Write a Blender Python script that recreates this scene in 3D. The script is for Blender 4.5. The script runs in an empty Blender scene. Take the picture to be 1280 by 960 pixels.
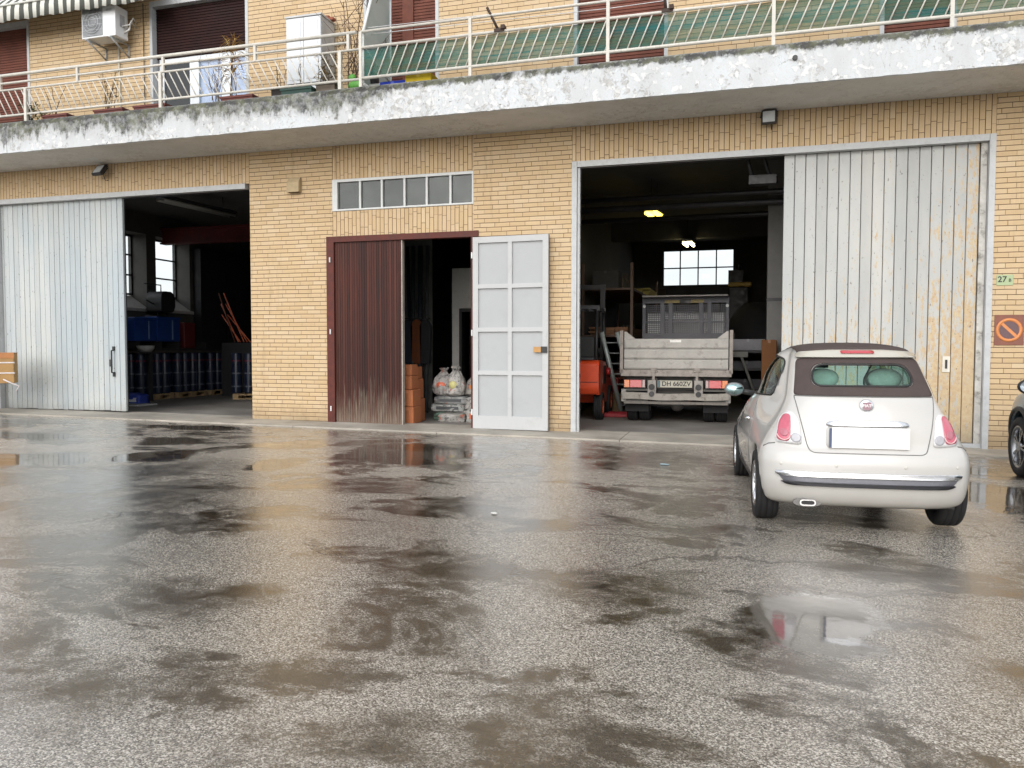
import bpy, bmesh, math, random
from mathutils import Vector, Matrix
from mathutils.bvhtree import BVHTree
R = math.radians
PI = math.pi
SC = bpy.context.scene
COL = SC.collection
random.seed(7)

# ------------------------------------------------------------------ camera
def cam_setup():
    psi, p, r = R(16.33), R(2.55), R(0.07)
    f = Vector((-math.sin(psi)*math.cos(p), math.cos(psi)*math.cos(p), -math.sin(p)))
    rt = Vector((math.cos(psi), math.sin(psi), 0))
    up = rt.cross(f)
    rt2 = rt*math.cos(r)+up*math.sin(r)
    up2 = -rt*math.sin(r)+up*math.cos(r)
    cd = bpy.data.cameras.new('camera')
    cd.sensor_width = 36; cd.sensor_fit = 'HORIZONTAL'
    cd.lens = 985/1280*36
    cd.clip_start = 0.1; cd.clip_end = 2000
    co = bpy.data.objects.new('camera', cd)
    M = Matrix((rt2, up2, -f)).transposed().to_4x4()
    M.translation = Vector((0, -12.7, 1.46))
    co.matrix_world = M
    COL.objects.link(co)
    SC.camera = co
cam_setup()

# ------------------------------------------------------------------ world, sun, exposure
w = bpy.data.worlds.new('World'); SC.world = w; w.use_nodes = True
nt = w.node_tree; nt.nodes.clear()
sky = nt.nodes.new('ShaderNodeTexSky'); sky.sky_type = 'NISHITA'; sky.sun_disc = False
sky.sun_elevation = R(26); sky.sun_rotation = R(180); sky.air_density = 1.0; sky.dust_density = 3.0
hs = nt.nodes.new('ShaderNodeHueSaturation'); hs.inputs['Saturation'].default_value = 0.42
nt.links.new(sky.outputs[0], hs.inputs['Color'])
tc = nt.nodes.new('ShaderNodeTexCoord')
mp = nt.nodes.new('ShaderNodeMapping'); mp.inputs['Scale'].default_value = (1.2, 1.2, 3.0)
nt.links.new(tc.outputs['Generated'], mp.inputs[0])
nz = nt.nodes.new('ShaderNodeTexNoise'); nz.inputs['Scale'].default_value = 2.2; nz.inputs['Detail'].default_value = 5
nt.links.new(mp.outputs[0], nz.inputs['Vector'])
cr = nt.nodes.new('ShaderNodeMapRange'); cr.inputs[1].default_value = .3; cr.inputs[2].default_value = .7
cr.inputs[3].default_value = .8; cr.inputs[4].default_value = 1.25
nt.links.new(nz.outputs[0], cr.inputs[0])
mx = nt.nodes.new('ShaderNodeMix'); mx.data_type = 'RGBA'; mx.blend_type = 'MULTIPLY'; mx.inputs[0].default_value = 1.0
ov = nt.nodes.new('ShaderNodeMix'); ov.data_type = 'RGBA'; ov.inputs[0].default_value = .62      # an even layer of cloud over the clear sky
ov.inputs[7].default_value = (4.5, 4.6, 4.75, 1)
nt.links.new(hs.outputs[0], ov.inputs[6])
nt.links.new(ov.outputs[2], mx.inputs[6]); nt.links.new(cr.outputs[0], mx.inputs[7])
bg = nt.nodes.new('ShaderNodeBackground'); bg.inputs[1].default_value = 0.15
nt.links.new(mx.outputs[2], bg.inputs[0])
wo = nt.nodes.new('ShaderNodeOutputWorld'); nt.links.new(bg.outputs[0], wo.inputs[0])
sd = bpy.data.lights.new('sun', 'SUN'); sd.energy = .75; sd.angle = R(70); sd.color = (.985, .99, 1)
so = bpy.data.objects.new('sun', sd); so.rotation_euler = (R(64), 0, R(-14)); COL.objects.link(so)
vs = SC.view_settings
vs.view_transform = 'Standard'; vs.look = 'None'; vs.exposure = 0.95; vs.gamma = 1; vs.use_curve_mapping = False
SC.render.engine = 'CYCLES'
SC.cycles.max_bounces = 8; SC.cycles.diffuse_bounces = 5; SC.cycles.glossy_bounces = 4
SC.cycles.transmission_bounces = 6; SC.cycles.transparent_max_bounces = 12
SC.cycles.use_denoising = True
SC.cycles.caustics_reflective = False; SC.cycles.caustics_refractive = False

# ------------------------------------------------------------------ node helper
class NG:
    def __init__(s, name):
        s.m = bpy.data.materials.new(name); s.m.use_nodes = True
        s.t = s.m.node_tree; s.t.nodes.clear()
        s.out = s.t.nodes.new('ShaderNodeOutputMaterial')
        s.p = None
    def n(s, typ): return s.t.nodes.new(typ)
    def put(s, sock, v):
        if v is None: return
        if hasattr(v, 'is_output') or isinstance(v, bpy.types.NodeSocket): s.t.links.new(v, sock)
        else:
            if sock.type == 'RGBA' and not isinstance(v, (int, float)) and len(v) == 3: v = (*v, 1)
            sock.default_value = v
    def math(s, op, a, b=None, c=None, clamp=False):
        n = s.n('ShaderNodeMath'); n.operation = op; n.use_clamp = clamp
        s.put(n.inputs[0], a); s.put(n.inputs[1], b)
        if c is not None: s.put(n.inputs[2], c)
        return n.outputs[0]
    def add(s, a, b): return s.math('ADD', a, b)
    def sub(s, a, b): return s.math('SUBTRACT', a, b)
    def mul(s, a, b): return s.math('MULTIPLY', a, b)
    def mx(s, a, b): return s.math('MAXIMUM', a, b)
    def mn(s, a, b): return s.math('MINIMUM', a, b)
    def rng(s, v, a, b, c=0., d=1., smooth=False):
        n = s.n('ShaderNodeMapRange'); n.clamp = True
        if smooth: n.interpolation_type = 'SMOOTHSTEP'
        s.put(n.inputs[0], v)
        for i, q in enumerate((a, b, c, d)): s.put(n.inputs[i+1], q)
        return n.outputs[0]
    def obj(s): return s.n('ShaderNodeTexCoord').outputs['Object']
    def sep(s, v):
        n = s.n('ShaderNodeSeparateXYZ'); s.put(n.inputs[0], v); return n.outputs
    def comb(s, x, y, z=0.):
        n = s.n('ShaderNodeCombineXYZ')
        for i, q in enumerate((x, y, z)): s.put(n.inputs[i], q)
        return n.outputs[0]
    def scl(s, v, sc):
        n = s.n('ShaderNodeMapping'); s.put(n.inputs[0], v); n.inputs['Scale'].default_value = sc
        return n.outputs[0]
    def noise(s, v, scale, detail=4, rough=.55, dist=0., col=False):
        n = s.n('ShaderNodeTexNoise'); s.put(n.inputs['Vector'], v); n.inputs['Scale'].default_value = scale
        n.inputs['Detail'].default_value = detail; n.inputs['Roughness'].default_value = rough
        n.inputs['Distortion'].default_value = dist
        return n.outputs[1 if col else 0]
    def voro(s, v, scale, out=0, feat='F1'):
        n = s.n('ShaderNodeTexVoronoi'); s.put(n.inputs['Vector'], v); n.inputs['Scale'].default_value = scale
        n.feature = feat
        return n.outputs[out]
    def white(s, v, dim='2D', out=0):
        n = s.n('ShaderNodeTexWhiteNoise'); n.noise_dimensions = dim
        if dim == '1D': s.put(n.inputs['W'], v)
        else: s.put(n.inputs['Vector'], v)
        return n.outputs[out]
    def mix(s, f, a, b, mode='MIX'):
        n = s.n('ShaderNodeMix'); n.data_type = 'RGBA'; n.blend_type = mode
        s.put(n.inputs[0], f); s.put(n.inputs[6], a); s.put(n.inputs[7], b)
        return n.outputs[2]
    def mixf(s, f, a, b):
        n = s.n('ShaderNodeMix'); n.data_type = 'FLOAT'
        s.put(n.inputs[0], f); s.put(n.inputs[2], a); s.put(n.inputs[3], b)
        return n.outputs[0]
    def ramp(s, v, stops):
        n = s.n('ShaderNodeValToRGB'); s.put(n.inputs[0], v)
        e = n.color_ramp.elements
        while len(e) < len(stops): e.new(.5)
        for el, (pos, c) in zip(e, stops): el.position = pos; el.color = (*c, 1)
        return n.outputs[0]
    def island(s): return s.n('ShaderNodeNewGeometry').outputs['Random Per Island']
    def bump(s, h, strength=.4, dist=.01):
        n = s.n('ShaderNodeBump'); s.put(n.inputs['Height'], h)
        n.inputs['Strength'].default_value = strength; n.inputs['Distance'].default_value = dist
        return n.outputs[0]
    def bsdf(s, col, rough=.6, metal=0., normal=None, spec=.5, coat=0., coat_rough=.05, alpha=None, emit=None, emit_s=0., ior=None, trans=None):
        p = s.n('ShaderNodeBsdfPrincipled'); s.p = p
        s.put(p.inputs['Base Color'], col); s.put(p.inputs['Roughness'], rough); s.put(p.inputs['Metallic'], metal)
        s.put(p.inputs['Specular IOR Level'], spec); s.put(p.inputs['Coat Weight'], coat); s.put(p.inputs['Coat Roughness'], coat_rough)
        if normal is not None: s.put(p.inputs['Normal'], normal)
        if alpha is not None: s.put(p.inputs['Alpha'], alpha)
        if emit is not None: s.put(p.inputs['Emission Color'], emit); s.put(p.inputs['Emission Strength'], emit_s)
        if ior is not None: p.inputs['IOR'].default_value = ior
        if trans is not None: p.inputs['Transmission Weight'].default_value = trans
        s.t.links.new(p.outputs[0], s.out.inputs[0])
        return s.m

MATS = {}
def cached(fn):
    def g(*a, **k):
        key = (fn.__name__, a, tuple(sorted(k.items())))
        if key not in MATS: MATS[key] = fn(*a, **k)
        return MATS[key]
    return g

@cached
def plain(col, rough=.6, metal=0., var=.25, scale=6., bump=.15, spec=.5, dirt=0., coat=0.):
    g = NG('painted surface')
    o = g.obj()
    n = g.noise(o, scale, 5)
    n2 = g.noise(o, scale*7, 3)
    v = g.add(g.mul(n, .7), g.mul(n2, .3))
    dk = tuple(c*(1-var) for c in col); lt = tuple(min(1, c*(1+var)) for c in col)
    c = g.mix(g.rng(v, .3, .7), dk, lt)
    if dirt:
        d = g.rng(g.noise(o, scale*1.7, 6, .7), .55, .72)
        c = g.mix(g.mul(d, dirt), c, (.06, .045, .03))
    rr = g.rng(n, .3, .7, max(.02, rough-.1), min(1, rough+.12))
    return g.bsdf(c, rr, metal, g.bump(n2, bump, .004) if bump else None, spec, coat)

@cached
def metal(col, rough=.3, dirt=.2):
    g = NG('metal')
    o = g.obj(); n = g.noise(o, 9, 5)
    c = g.mix(g.mul(g.rng(n, .5, .7), dirt), col, tuple(x*.35 for x in col))
    return g.bsdf(c, g.rng(n, .3, .7, max(.03, rough-.1), rough+.15), 1.0)

@cached
def glass(tint, refl_rough=.02, dens=1., milky=0.):
    g = NG('tinted glass')
    tr = g.n('ShaderNodeBsdfTransparent'); g.put(tr.inputs[0], tint)
    gl = g.n('ShaderNodeBsdfGlossy'); gl.inputs['Roughness'].default_value = refl_rough
    lw = g.n('ShaderNodeLayerWeight'); fr = g.add(.04, g.mul(.9, g.math('POWER', lw.outputs['Facing'], 4.)))
    mx = g.n('ShaderNodeMixShader'); g.t.links.new(fr, mx.inputs[0])
    if milky:
        df = g.n('ShaderNodeBsdfDiffuse'); g.put(df.inputs[0], (.6, .62, .6))
        m2 = g.n('ShaderNodeMixShader')
        o = g.obj(); n = g.noise(o, 3, 5)
        g.put(m2.inputs[0], g.rng(n, .3, .7, milky*.6, milky*1.3))
        g.t.links.new(tr.outputs[0], m2.inputs[1]); g.t.links.new(df.outputs[0], m2.inputs[2])
        g.t.links.new(m2.outputs[0], mx.inputs[1])
    else:
        g.t.links.new(tr.outputs[0], mx.inputs[1])
    g.t.links.new(gl.outputs[0], mx.inputs[2])
    g.t.links.new(mx.outputs[0], g.out.inputs[0])
    return g.m

# ------------------------------------------------------------------ mesh helper
class MB:
    def __init__(s): s.bm = bmesh.new()
    def box(s, x0, x1, y0, y1, z0, z1, M=None):
        vs = [Vector((x, y, z)) for x in (x0, x1) for y in (y0, y1) for z in (z0, z1)]
        if M is not None: vs = [M @ v for v in vs]
        v = [s.bm.verts.new(q) for q in vs]
        for f in ((0, 1, 3, 2), (4, 6, 7, 5), (0, 4, 5, 1), (2, 3, 7, 6), (0, 2, 6, 4), (1, 5, 7, 3)):
            s.bm.faces.new([v[i] for i in f])
        return s
    def cyl(s, a, b, r, n=12, r2=None, cap=True):
        a, b = Vector(a), Vector(b); d = (b-a).normalized()
        u = d.orthogonal().normalized(); v = d.cross(u)
        r2 = r if r2 is None else r2
        A = [s.bm.verts.new(a+(u*math.cos(t)+v*math.sin(t))*r) for t in [2*PI*i/n for i in range(n)]]
        B = [s.bm.verts.new(b+(u*math.cos(t)+v*math.sin(t))*r2) for t in [2*PI*i/n for i in range(n)]]
        for i in range(n):
            f = s.bm.faces.new((A[i], A[(i+1) % n], B[(i+1) % n], B[i])); f.smooth = n > 8
        if cap:
            s.bm.faces.new(A[::-1]); s.bm.faces.new(B)
        return s
    def tube(s, pts, r, n=8, taper=1.):
        raw = [Vector(p) for p in pts]
        pts = [raw[0]]
        for q in raw[1:]:
            if (q-pts[-1]).length > 1e-5: pts.append(q)
        rings = []
        m = len(pts)
        for i, p in enumerate(pts):
            d = (pts[min(i+1, m-1)]-pts[max(i-1, 0)]).normalized()
            if i == 0: u = d.orthogonal().normalized()
            else: u = (u-d*u.dot(d)).normalized()
            v = d.cross(u); rr = r*(1+(taper-1)*i/max(1, m-1))
            rings.append([s.bm.verts.new(p+(u*math.cos(t)+v*math.sin(t))*rr) for t in [2*PI*k/n for k in range(n)]])
        for a, b in zip(rings, rings[1:]):
            for k in range(n):
                f = s.bm.faces.new((a[k], a[(k+1) % n], b[(k+1) % n], b[k])); f.smooth = True
        s.bm.faces.new(rings[0][::-1]); s.bm.faces.new(rings[-1])
        return s
    def lathe(s, prof, c=(0, 0, 0), axis='z', n=32, close=True):
        # prof: (radius, height) list
        rings = []
        for r, h in prof:
            ring = []
            for k in range(n):
                t = 2*PI*k/n; a, b = r*math.cos(t), r*math.sin(t)
                q = (a, b, h) if axis == 'z' else ((h, a, b) if axis == 'x' else (a, h, b))
                ring.append(s.bm.verts.new(Vector(q)+Vector(c)))
            rings.append(ring)
        pr = list(zip(rings, rings[1:]))
        if close == 'loop': pr.append((rings[-1], rings[0]))
        for a, b in pr:
            for k in range(n):
                f = s.bm.faces.new((a[k], a[(k+1) % n], b[(k+1) % n], b[k])); f.smooth = True
        if close is True:
            s.bm.faces.new(rings[0][::-1]); s.bm.faces.new(rings[-1])
        return s
    def prism(s, pts, d0, d1, axis='y'):
        # pts 2D outline; axis y: (x,z), axis x: (y,z), axis z: (x,y)
        def q(p, d):
            return (p[0], d, p[1]) if axis == 'y' else ((d, p[0], p[1]) if axis == 'x' else (p[0], p[1], d))
        A = [s.bm.verts.new(q(p, d0)) for p in pts]; B = [s.bm.verts.new(q(p, d1)) for p in pts]
        n = len(pts)
        s.bm.faces.new(A); s.bm.faces.new(B[::-1])
        for i in range(n): s.bm.faces.new((A[i], B[i], B[(i+1) % n], A[(i+1) % n]))
        return s
    def ball(s, c, rx, ry, rz, n=12, m=8, jit=0.):
        rows = []
        for j in range(1, m):
            ph = PI*j/m
            rows.append([s.bm.verts.new(Vector((c[0]+rx*math.sin(ph)*math.cos(2*PI*k/n), c[1]+ry*math.sin(ph)*math.sin(2*PI*k/n), c[2]+rz*math.cos(ph)))
                         + Vector((random.uniform(-1, 1), random.uniform(-1, 1), random.uniform(-1, 1)))*jit) for k in range(n)])
        t = s.bm.verts.new((c[0], c[1], c[2]+rz)); b = s.bm.verts.new((c[0], c[1], c[2]-rz))
        for k in range(n):
            f = s.bm.faces.new((t, rows[0][k], rows[0][(k+1) % n])); f.smooth = True
            f = s.bm.faces.new((b, rows[-1][(k+1) % n], rows[-1][k])); f.smooth = True
        for a, d in zip(rows, rows[1:]):
            for k in range(n):
                f = s.bm.faces.new((a[k], d[k], d[(k+1) % n], a[(k+1) % n])); f.smooth = True
        return s
    def quad(s, a, b, c, d):
        s.bm.faces.new([s.bm.verts.new(Vector(q)) for q in (a, b, c, d)]); return s
    def bevel(s, w=.01, seg=1):
        bmesh.ops.bevel(s.bm, geom=list(s.bm.edges), offset=w, segments=seg, affect='EDGES', profile=.6)
        return s
    def build(s, name, mat, parent=None, recalc=True):
        if recalc: bmesh.ops.recalc_face_normals(s.bm, faces=s.bm.faces)
        me = bpy.data.meshes.new(name); s.bm.to_mesh(me); s.bm.free()
        me.materials.append(mat)
        o = bpy.data.objects.new(name, me); COL.objects.link(o)
        if parent is not None: o.parent = parent
        return o
def rotm(c, ang, axis='Z'):
    return Matrix.Translation(Vector(c)) @ Matrix.Rotation(ang, 4, axis)
def tag(o, label=None, cat=None, group=None, kind=None):
    if label: o['label'] = label
    if cat: o['category'] = cat
    if group: o['group'] = group
    if kind: o['kind'] = kind
    return o
def thing(name, label, cat, loc=(0, 0, 0), rotz=0., group=None):
    o = bpy.data.objects.new(name, None); COL.objects.link(o)
    o.empty_display_size = .2
    o.location = loc; o.rotation_euler = (0, 0, rotz)
    return tag(o, label, cat, group)
def copy_tree(o, parent=None):
    c = o.copy(); COL.objects.link(c)
    if parent is not None: c.parent = parent
    for ch in list(o.children): copy_tree(ch, c)
    return c
def dup(o, loc, rotz=0., label=None):
    c = copy_tree(o); c.location = loc; c.rotation_euler = (0, 0, rotz)
    if label: c['label'] = label
    return c
def text_part(name, txt, size, mat, parent, M, extr=.002, align='CENTER'):
    cu = bpy.data.curves.new(name, 'FONT'); cu.body = txt; cu.size = size; cu.extrude = extr; cu.offset = size*.018
    cu.align_x = align; cu.align_y = 'CENTER'
    tmp = bpy.data.objects.new('tmp', cu); COL.objects.link(tmp)
    dg = bpy.context.evaluated_depsgraph_get(); dg.update()
    me = bpy.data.meshes.new_from_object(tmp.evaluated_get(dg))
    bpy.data.objects.remove(tmp); bpy.data.curves.remove(cu)
    me.transform(M); me.materials.clear(); me.materials.append(mat)
    o = bpy.data.objects.new(name, me); COL.objects.link(o)
    if parent is not None: o.parent = parent
    return o
# text standing upright facing -y
UP_Y = Matrix.Rotation(R(90), 4, 'X')
def gz(x): return .01*(4-max(-15., min(4., x)))
# ------------------------------------------------------------------ surface materials
def brick(vertical=False, name='long yellow brick'):
    g = NG(name)
    o = g.obj(); x, y, z = g.sep(o)
    u = g.add(x, y); v = z
    if vertical: u, v = v, u
    wob = g.mul(g.sub(g.noise(o, 2.2, 2), .5), .010)
    v = g.add(v, wob)
    h, L = (.0745, .262) if not vertical else (.0775, .262)
    vr = g.math('DIVIDE', v, h); row = g.math('FLOOR', vr); fv = g.math('FRACT', vr)
    off = g.white(g.comb(row, 3.7))
    if not vertical:   # running bond with a loose stagger
        off = g.add(g.mul(g.math('FRACT', g.mul(row, .5)), 1.0), g.mul(g.sub(off, .5), .3))
    ur = g.add(g.math('DIVIDE', u, L), off)
    colm = g.math('FLOOR', ur); fu = g.math('FRACT', ur)
    idv = g.white(g.comb(row, colm)); idv2 = g.white(g.comb(colm, g.add(row, 17.3)))
    jh = g.math('SUBTRACT', 1.0, g.rng(g.math('ABSOLUTE', g.sub(fv, .5)), .428, .468))   # 1 in brick
    vis = g.rng(idv2, .35, .8, .35, 1.0)
    jv = g.math('SUBTRACT', 1.0, g.mul(g.rng(g.math('ABSOLUTE', g.sub(fu, .5)), .482, .494), vis))
    mask = g.mn(jh, jv)
    c = g.ramp(idv, [(0., (.52, .38, .222)), (.2, (.545, .402, .242)), (.6, (.568, .426, .26)), (.85, (.563, .43, .276)), (1., (.595, .468, .308))])
    fine = g.noise(g.scl(o, (1, 1, 1)), 60, 4, .7)
    c = g.mix(g.rng(fine, .35, .7, 0., .28), c, (.42, .30, .165))
    big = g.noise(o, .9, 5, .6)
    c = g.mix(g.rng(big, .45, .75, 0., .16), c, (.46, .335, .19))
    pale = g.rng(g.noise(g.scl(o, (1, 1, .35)), 3.2, 5, .65), .62, .8, 0., .25)
    c = g.mix(pale, c, (.66, .54, .38))
    c = g.mix(mask, g.mix(g.rng(fine, .3, .7), (.06, .034, .018), (.15, .092, .050)), c)
    # splashed dirt at the foot, faint drips below the slab
    spl = g.rng(g.add(z, g.mul(g.sub(g.noise(g.scl(o, (1, 1, .4)), 6, 5, .7), .5), .7)), .12, .50, .5, 0.)
    c = g.mix(spl, c, (.20, .15, .095))
    drip = g.mul(g.rng(g.noise(g.scl(o, (1, 1, .06)), 4.5, 5, .7), .56, .68), .22)
    c = g.mix(drip, c, (.24, .165, .08))
    chipn = g.rng(g.noise(o, 17, 4, .65), .70, .72)
    c = g.mix(g.mul(chipn, .5), c, (.30, .19, .09))
    ht = g.add(g.add(g.mul(mask, .8), g.mul(fine, .2)), g.mul(idv2, .25))
    return g.bsdf(c, g.rng(fine, .3, .7, .6, .85), 0, g.bump(ht, .8, .013), .3)
BRICK_H = brick(False); BRICK_V = brick(True, 'upright yellow brick')

def fascia_mat():
    g = NG('peeling white plaster')
    o = g.obj(); x, y, z = g.sep(o)
    st = g.noise(g.scl(o, (1, 1, .14)), 6.5, 7, .72)          # runs
    st3 = g.noise(g.scl(o, (1, 1, .3)), 2.0, 5, .65)
    st2 = g.noise(g.scl(o, (1, 1, .5)), 1.1, 6, .66)
    left = g.rng(x, -6.6, -4.2, 1.0, .0, True)
    reach = g.add(g.add(.005, g.mul(left, .25)), g.mul(g.sub(st2, .5), g.mixf(left, .34, .80)))
    d = g.sub(5.625, z)
    mott = g.noise(o, 11, 7, .72)
    q = g.sub(g.add(g.add(d, g.mul(g.sub(st, .5), g.mixf(left, .45, .95))), g.mul(g.sub(mott, .5), .22)), reach)
    grime = g.sub(1., g.rng(q, -.05, .10, 0., 1., True))
    tail = g.mul(g.sub(1., g.rng(q, .0, .30, 0., 1., True)), g.rng(st, .42, .60, .0, .50))
    edge = g.mul(g.rng(g.math('ABSOLUTE', g.sub(g.add(d, g.mul(g.sub(mott, .5), .22)), .06)), .075, .03), g.rng(st3, .26, .42))
    grime = g.mx(g.mul(grime, g.rng(mott, .33, .55, 1., .62)), g.mul(edge, .9))
    # angular paint flakes: broken cells of three sizes
    wv = g.noise(o, 9, 5, .7, 0, True)
    a1 = g.n('ShaderNodeVectorMath'); a1.operation = 'SCALE'; g.put(a1.inputs[0], wv); a1.inputs['Scale'].default_value = .16
    a2 = g.n('ShaderNodeVectorMath'); a2.operation = 'ADD'; g.put(a2.inputs[0], o); g.put(a2.inputs[1], a1.outputs[0])
    c1 = g.sep(g.voro(a2.outputs[0], 7, 1)); c2 = g.sep(g.voro(a2.outputs[0], 17, 1)); c3 = g.sep(g.voro(a2.outputs[0], 41, 1))
    cell = g.add(g.add(g.mul(c1[0], .40), g.mul(c2[0], .36)), g.mul(c3[0], .24))
    zone = g.noise(g.scl(o, (.8, 1, .6)), 1.25, 4, .6)
    pv = g.add(cell, g.mul(g.sub(zone, .5), 1.5))
    peel = g.rng(pv, .74, .78)
    flake = g.rng(g.add(c2[1], g.mul(g.sub(zone, .5), .9)), .80, .84)
    fine = g.noise(o, 46, 5, .72)
    c = g.mix(g.rng(st3, .35, .68), (.58, .61, .635), (.49, .505, .515)); c = g.mix(g.mul(g.rng(c3[2], .7, .75), .30), c, (.50, .505, .50))
    c = g.mix(g.mul(peel, .8), c, g.mix(g.rng(mott, .4, .6), (.34, .33, .31), (.50, .49, .47)))
    c = g.mix(g.mul(flake, .7), c, (.66, .67, .67))
    c = g.mix(g.mul(tail, g.mixf(left, .35, 1.)), c, (.27, .275, .27))
    c = g.mix(g.rng(fine, .54, .74, 0, .34), c, (.30, .295, .28))
    gc = g.mix(g.rng(g.noise(o, 6, 4), .4, .62), (.030, .029, .028), (.095, .10, .055))
    gc = g.mix(g.rng(mott, .55, .68, 0., .6), gc, (.30, .30, .28))
    c = g.mix(grime, c, gc)
    crk = g.mul(g.rng(g.math('ABSOLUTE', g.sub(g.noise(g.scl(o, (1, 1, .25)), 1.6, 6, .7), .5)), .0, .0025, 1., 0.), g.rng(g.noise(o, .6, 2), .5, .55))
    c = g.mix(g.mul(crk, .55), c, (.10, .095, .09))
    holes = g.mul(g.rng(g.noise(o, 13, 4, .6), .715, .73), g.rng(z, 5.06, 5.07))
    c = g.mix(holes, c, (.05, .045, .04))
    under = g.rng(z, 5.056, 5.052)
    uc = g.mix(g.rng(g.noise(o, 1.6, 5), .35, .68), (.74, .725, .69), (.64, .625, .585))
    chips = g.mul(g.rng(g.noise(g.scl(o, (.4, 1, 1)), 8, 5, .7), .675, .69), g.rng(y, -.95, -1.1))
    uc = g.mix(g.mul(chips, .85), uc, (.09, .075, .06))
    c = g.mix(under, c, uc)
    ht = g.sub(g.add(g.mul(fine, .35), g.mul(flake, .4)), g.mul(peel, .8))
    return g.bsdf(c, .85, 0, g.bump(ht, .7, .012), .2)
FASCIA = fascia_mat()

def plank_paint(name, rust_k, seed, tint=(.385, .398, .395)):
    """old white paint on boards; rust-brown bare patches on the lower part"""
    g = NG(name)
    o = g.obj(); x, y, z = g.sep(o)
    oo = g.n('ShaderNodeVectorMath'); oo.operation = 'ADD'; g.put(oo.inputs[0], o); oo.inputs[1].default_value = (seed, seed, seed)
    v = oo.outputs[0]
    isl = g.island()
    c = g.mix(isl, tuple(t*.93 for t in tint), tuple(t*1.06 for t in tint))
    soft = g.noise(g.scl(v, (1, 1, .3)), 1.3, 5, .6)
    c = g.mix(g.rng(soft, .4, .7, 0, .45), c, (.62, .60, .54))
    sv = g.comb(g.add(x, g.mul(isl, 31.)), y, g.mul(z, .26))
    p1 = g.noise(sv, 20, 7, .76)
    reg = g.noise(v, .55, 3)
    ht = g.rng(z, .3, 3.4, .105, -.085)
    ex = g.rng(x, .4, 3.2, -.02, .05) if rust_k > .5 else 0.
    lvl = g.add(g.add(p1, ht), g.mul(g.sub(reg, .5), .5)); lvl = g.add(g.add(lvl, ex), g.mul(g.sub(isl, .5), .07))
    r = g.mul(g.rng(lvl, .545 if rust_k > .5 else .73, .62 if rust_k > .5 else .82), rust_k)
    rc = g.mix(g.rng(g.noise(v, 23, 4), .35, .65), (.42, .22, .075), (.50, .36, .17))
    c = g.mix(g.mul(r, .85), c, rc)
    halo = g.mul(g.rng(lvl, .50, .68), .38*rust_k)
    c = g.mix(halo, c, (.56, .50, .36))
    chips = g.mx(g.rng(g.noise(g.comb(x, y, g.mul(z, .55)), 30, 4, .6), .66, .685), g.rng(g.noise(g.comb(x, y, g.mul(z, .3)), 60, 3, .6), .70, .72))
    c = g.mix(g.mul(chips, .75), c, (.13, .115, .10))
    base = g.rng(g.add(z, g.mul(g.sub(p1, .5), .35)), .15, .42, .45, 0.)
    c = g.mix(base, c, (.22, .20, .17))
    return g.bsdf(c, g.rng(p1, .3, .7, .45, .7), 0, g.bump(g.add(p1, g.mul(chips, -.6)), .25, .006), .35)
DOOR_R = plank_paint('rust-bitten white boards', 1.0, 3.)
DOOR_L = plank_paint('weathered white boards', .38, 11., (.37, .42, .45))

def wood_dark():
    g = NG('dark red stained boards')
    o = g.obj(); x, y, z = g.sep(o); isl = g.island()
    st = g.noise(g.comb(g.add(x, g.mul(isl, 9.)), y, g.mul(z, .07)), 26, 6, .65)
    c = g.mix(g.rng(st, .3, .7), (.012, .0055, .0045), (.088, .023, .016))
    c = g.mix(g.rng(isl, .45, 1., 0., .6), c, (.092, .030, .019)); c = g.mix(g.rng(isl, .0, .3, .6, 0.), c, (.012, .006, .006))
    lo = g.rng(g.add(z, g.mul(g.sub(st, .5), 1.9)), .15, .70, .8, 0.)
    c = g.mix(lo, c, (.20, .155, .12))
    mid = g.rng(g.math('ABSOLUTE', g.sub(z, 1.2)), .2, 1.1, .55, 0.)
    c = g.mix(g.mul(mid, g.rng(st, .4, .6)), c, (.018, .008, .007))
    return g.bsdf(c, g.rng(st, .3, .7, .42, .65), 0, g.bump(st, .35, .005), .22)
WOOD_DARK = wood_dark()
FRAME_DARK = plain((.095, .026, .020), .55, 0, .35, 8, .15, .25)

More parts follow.
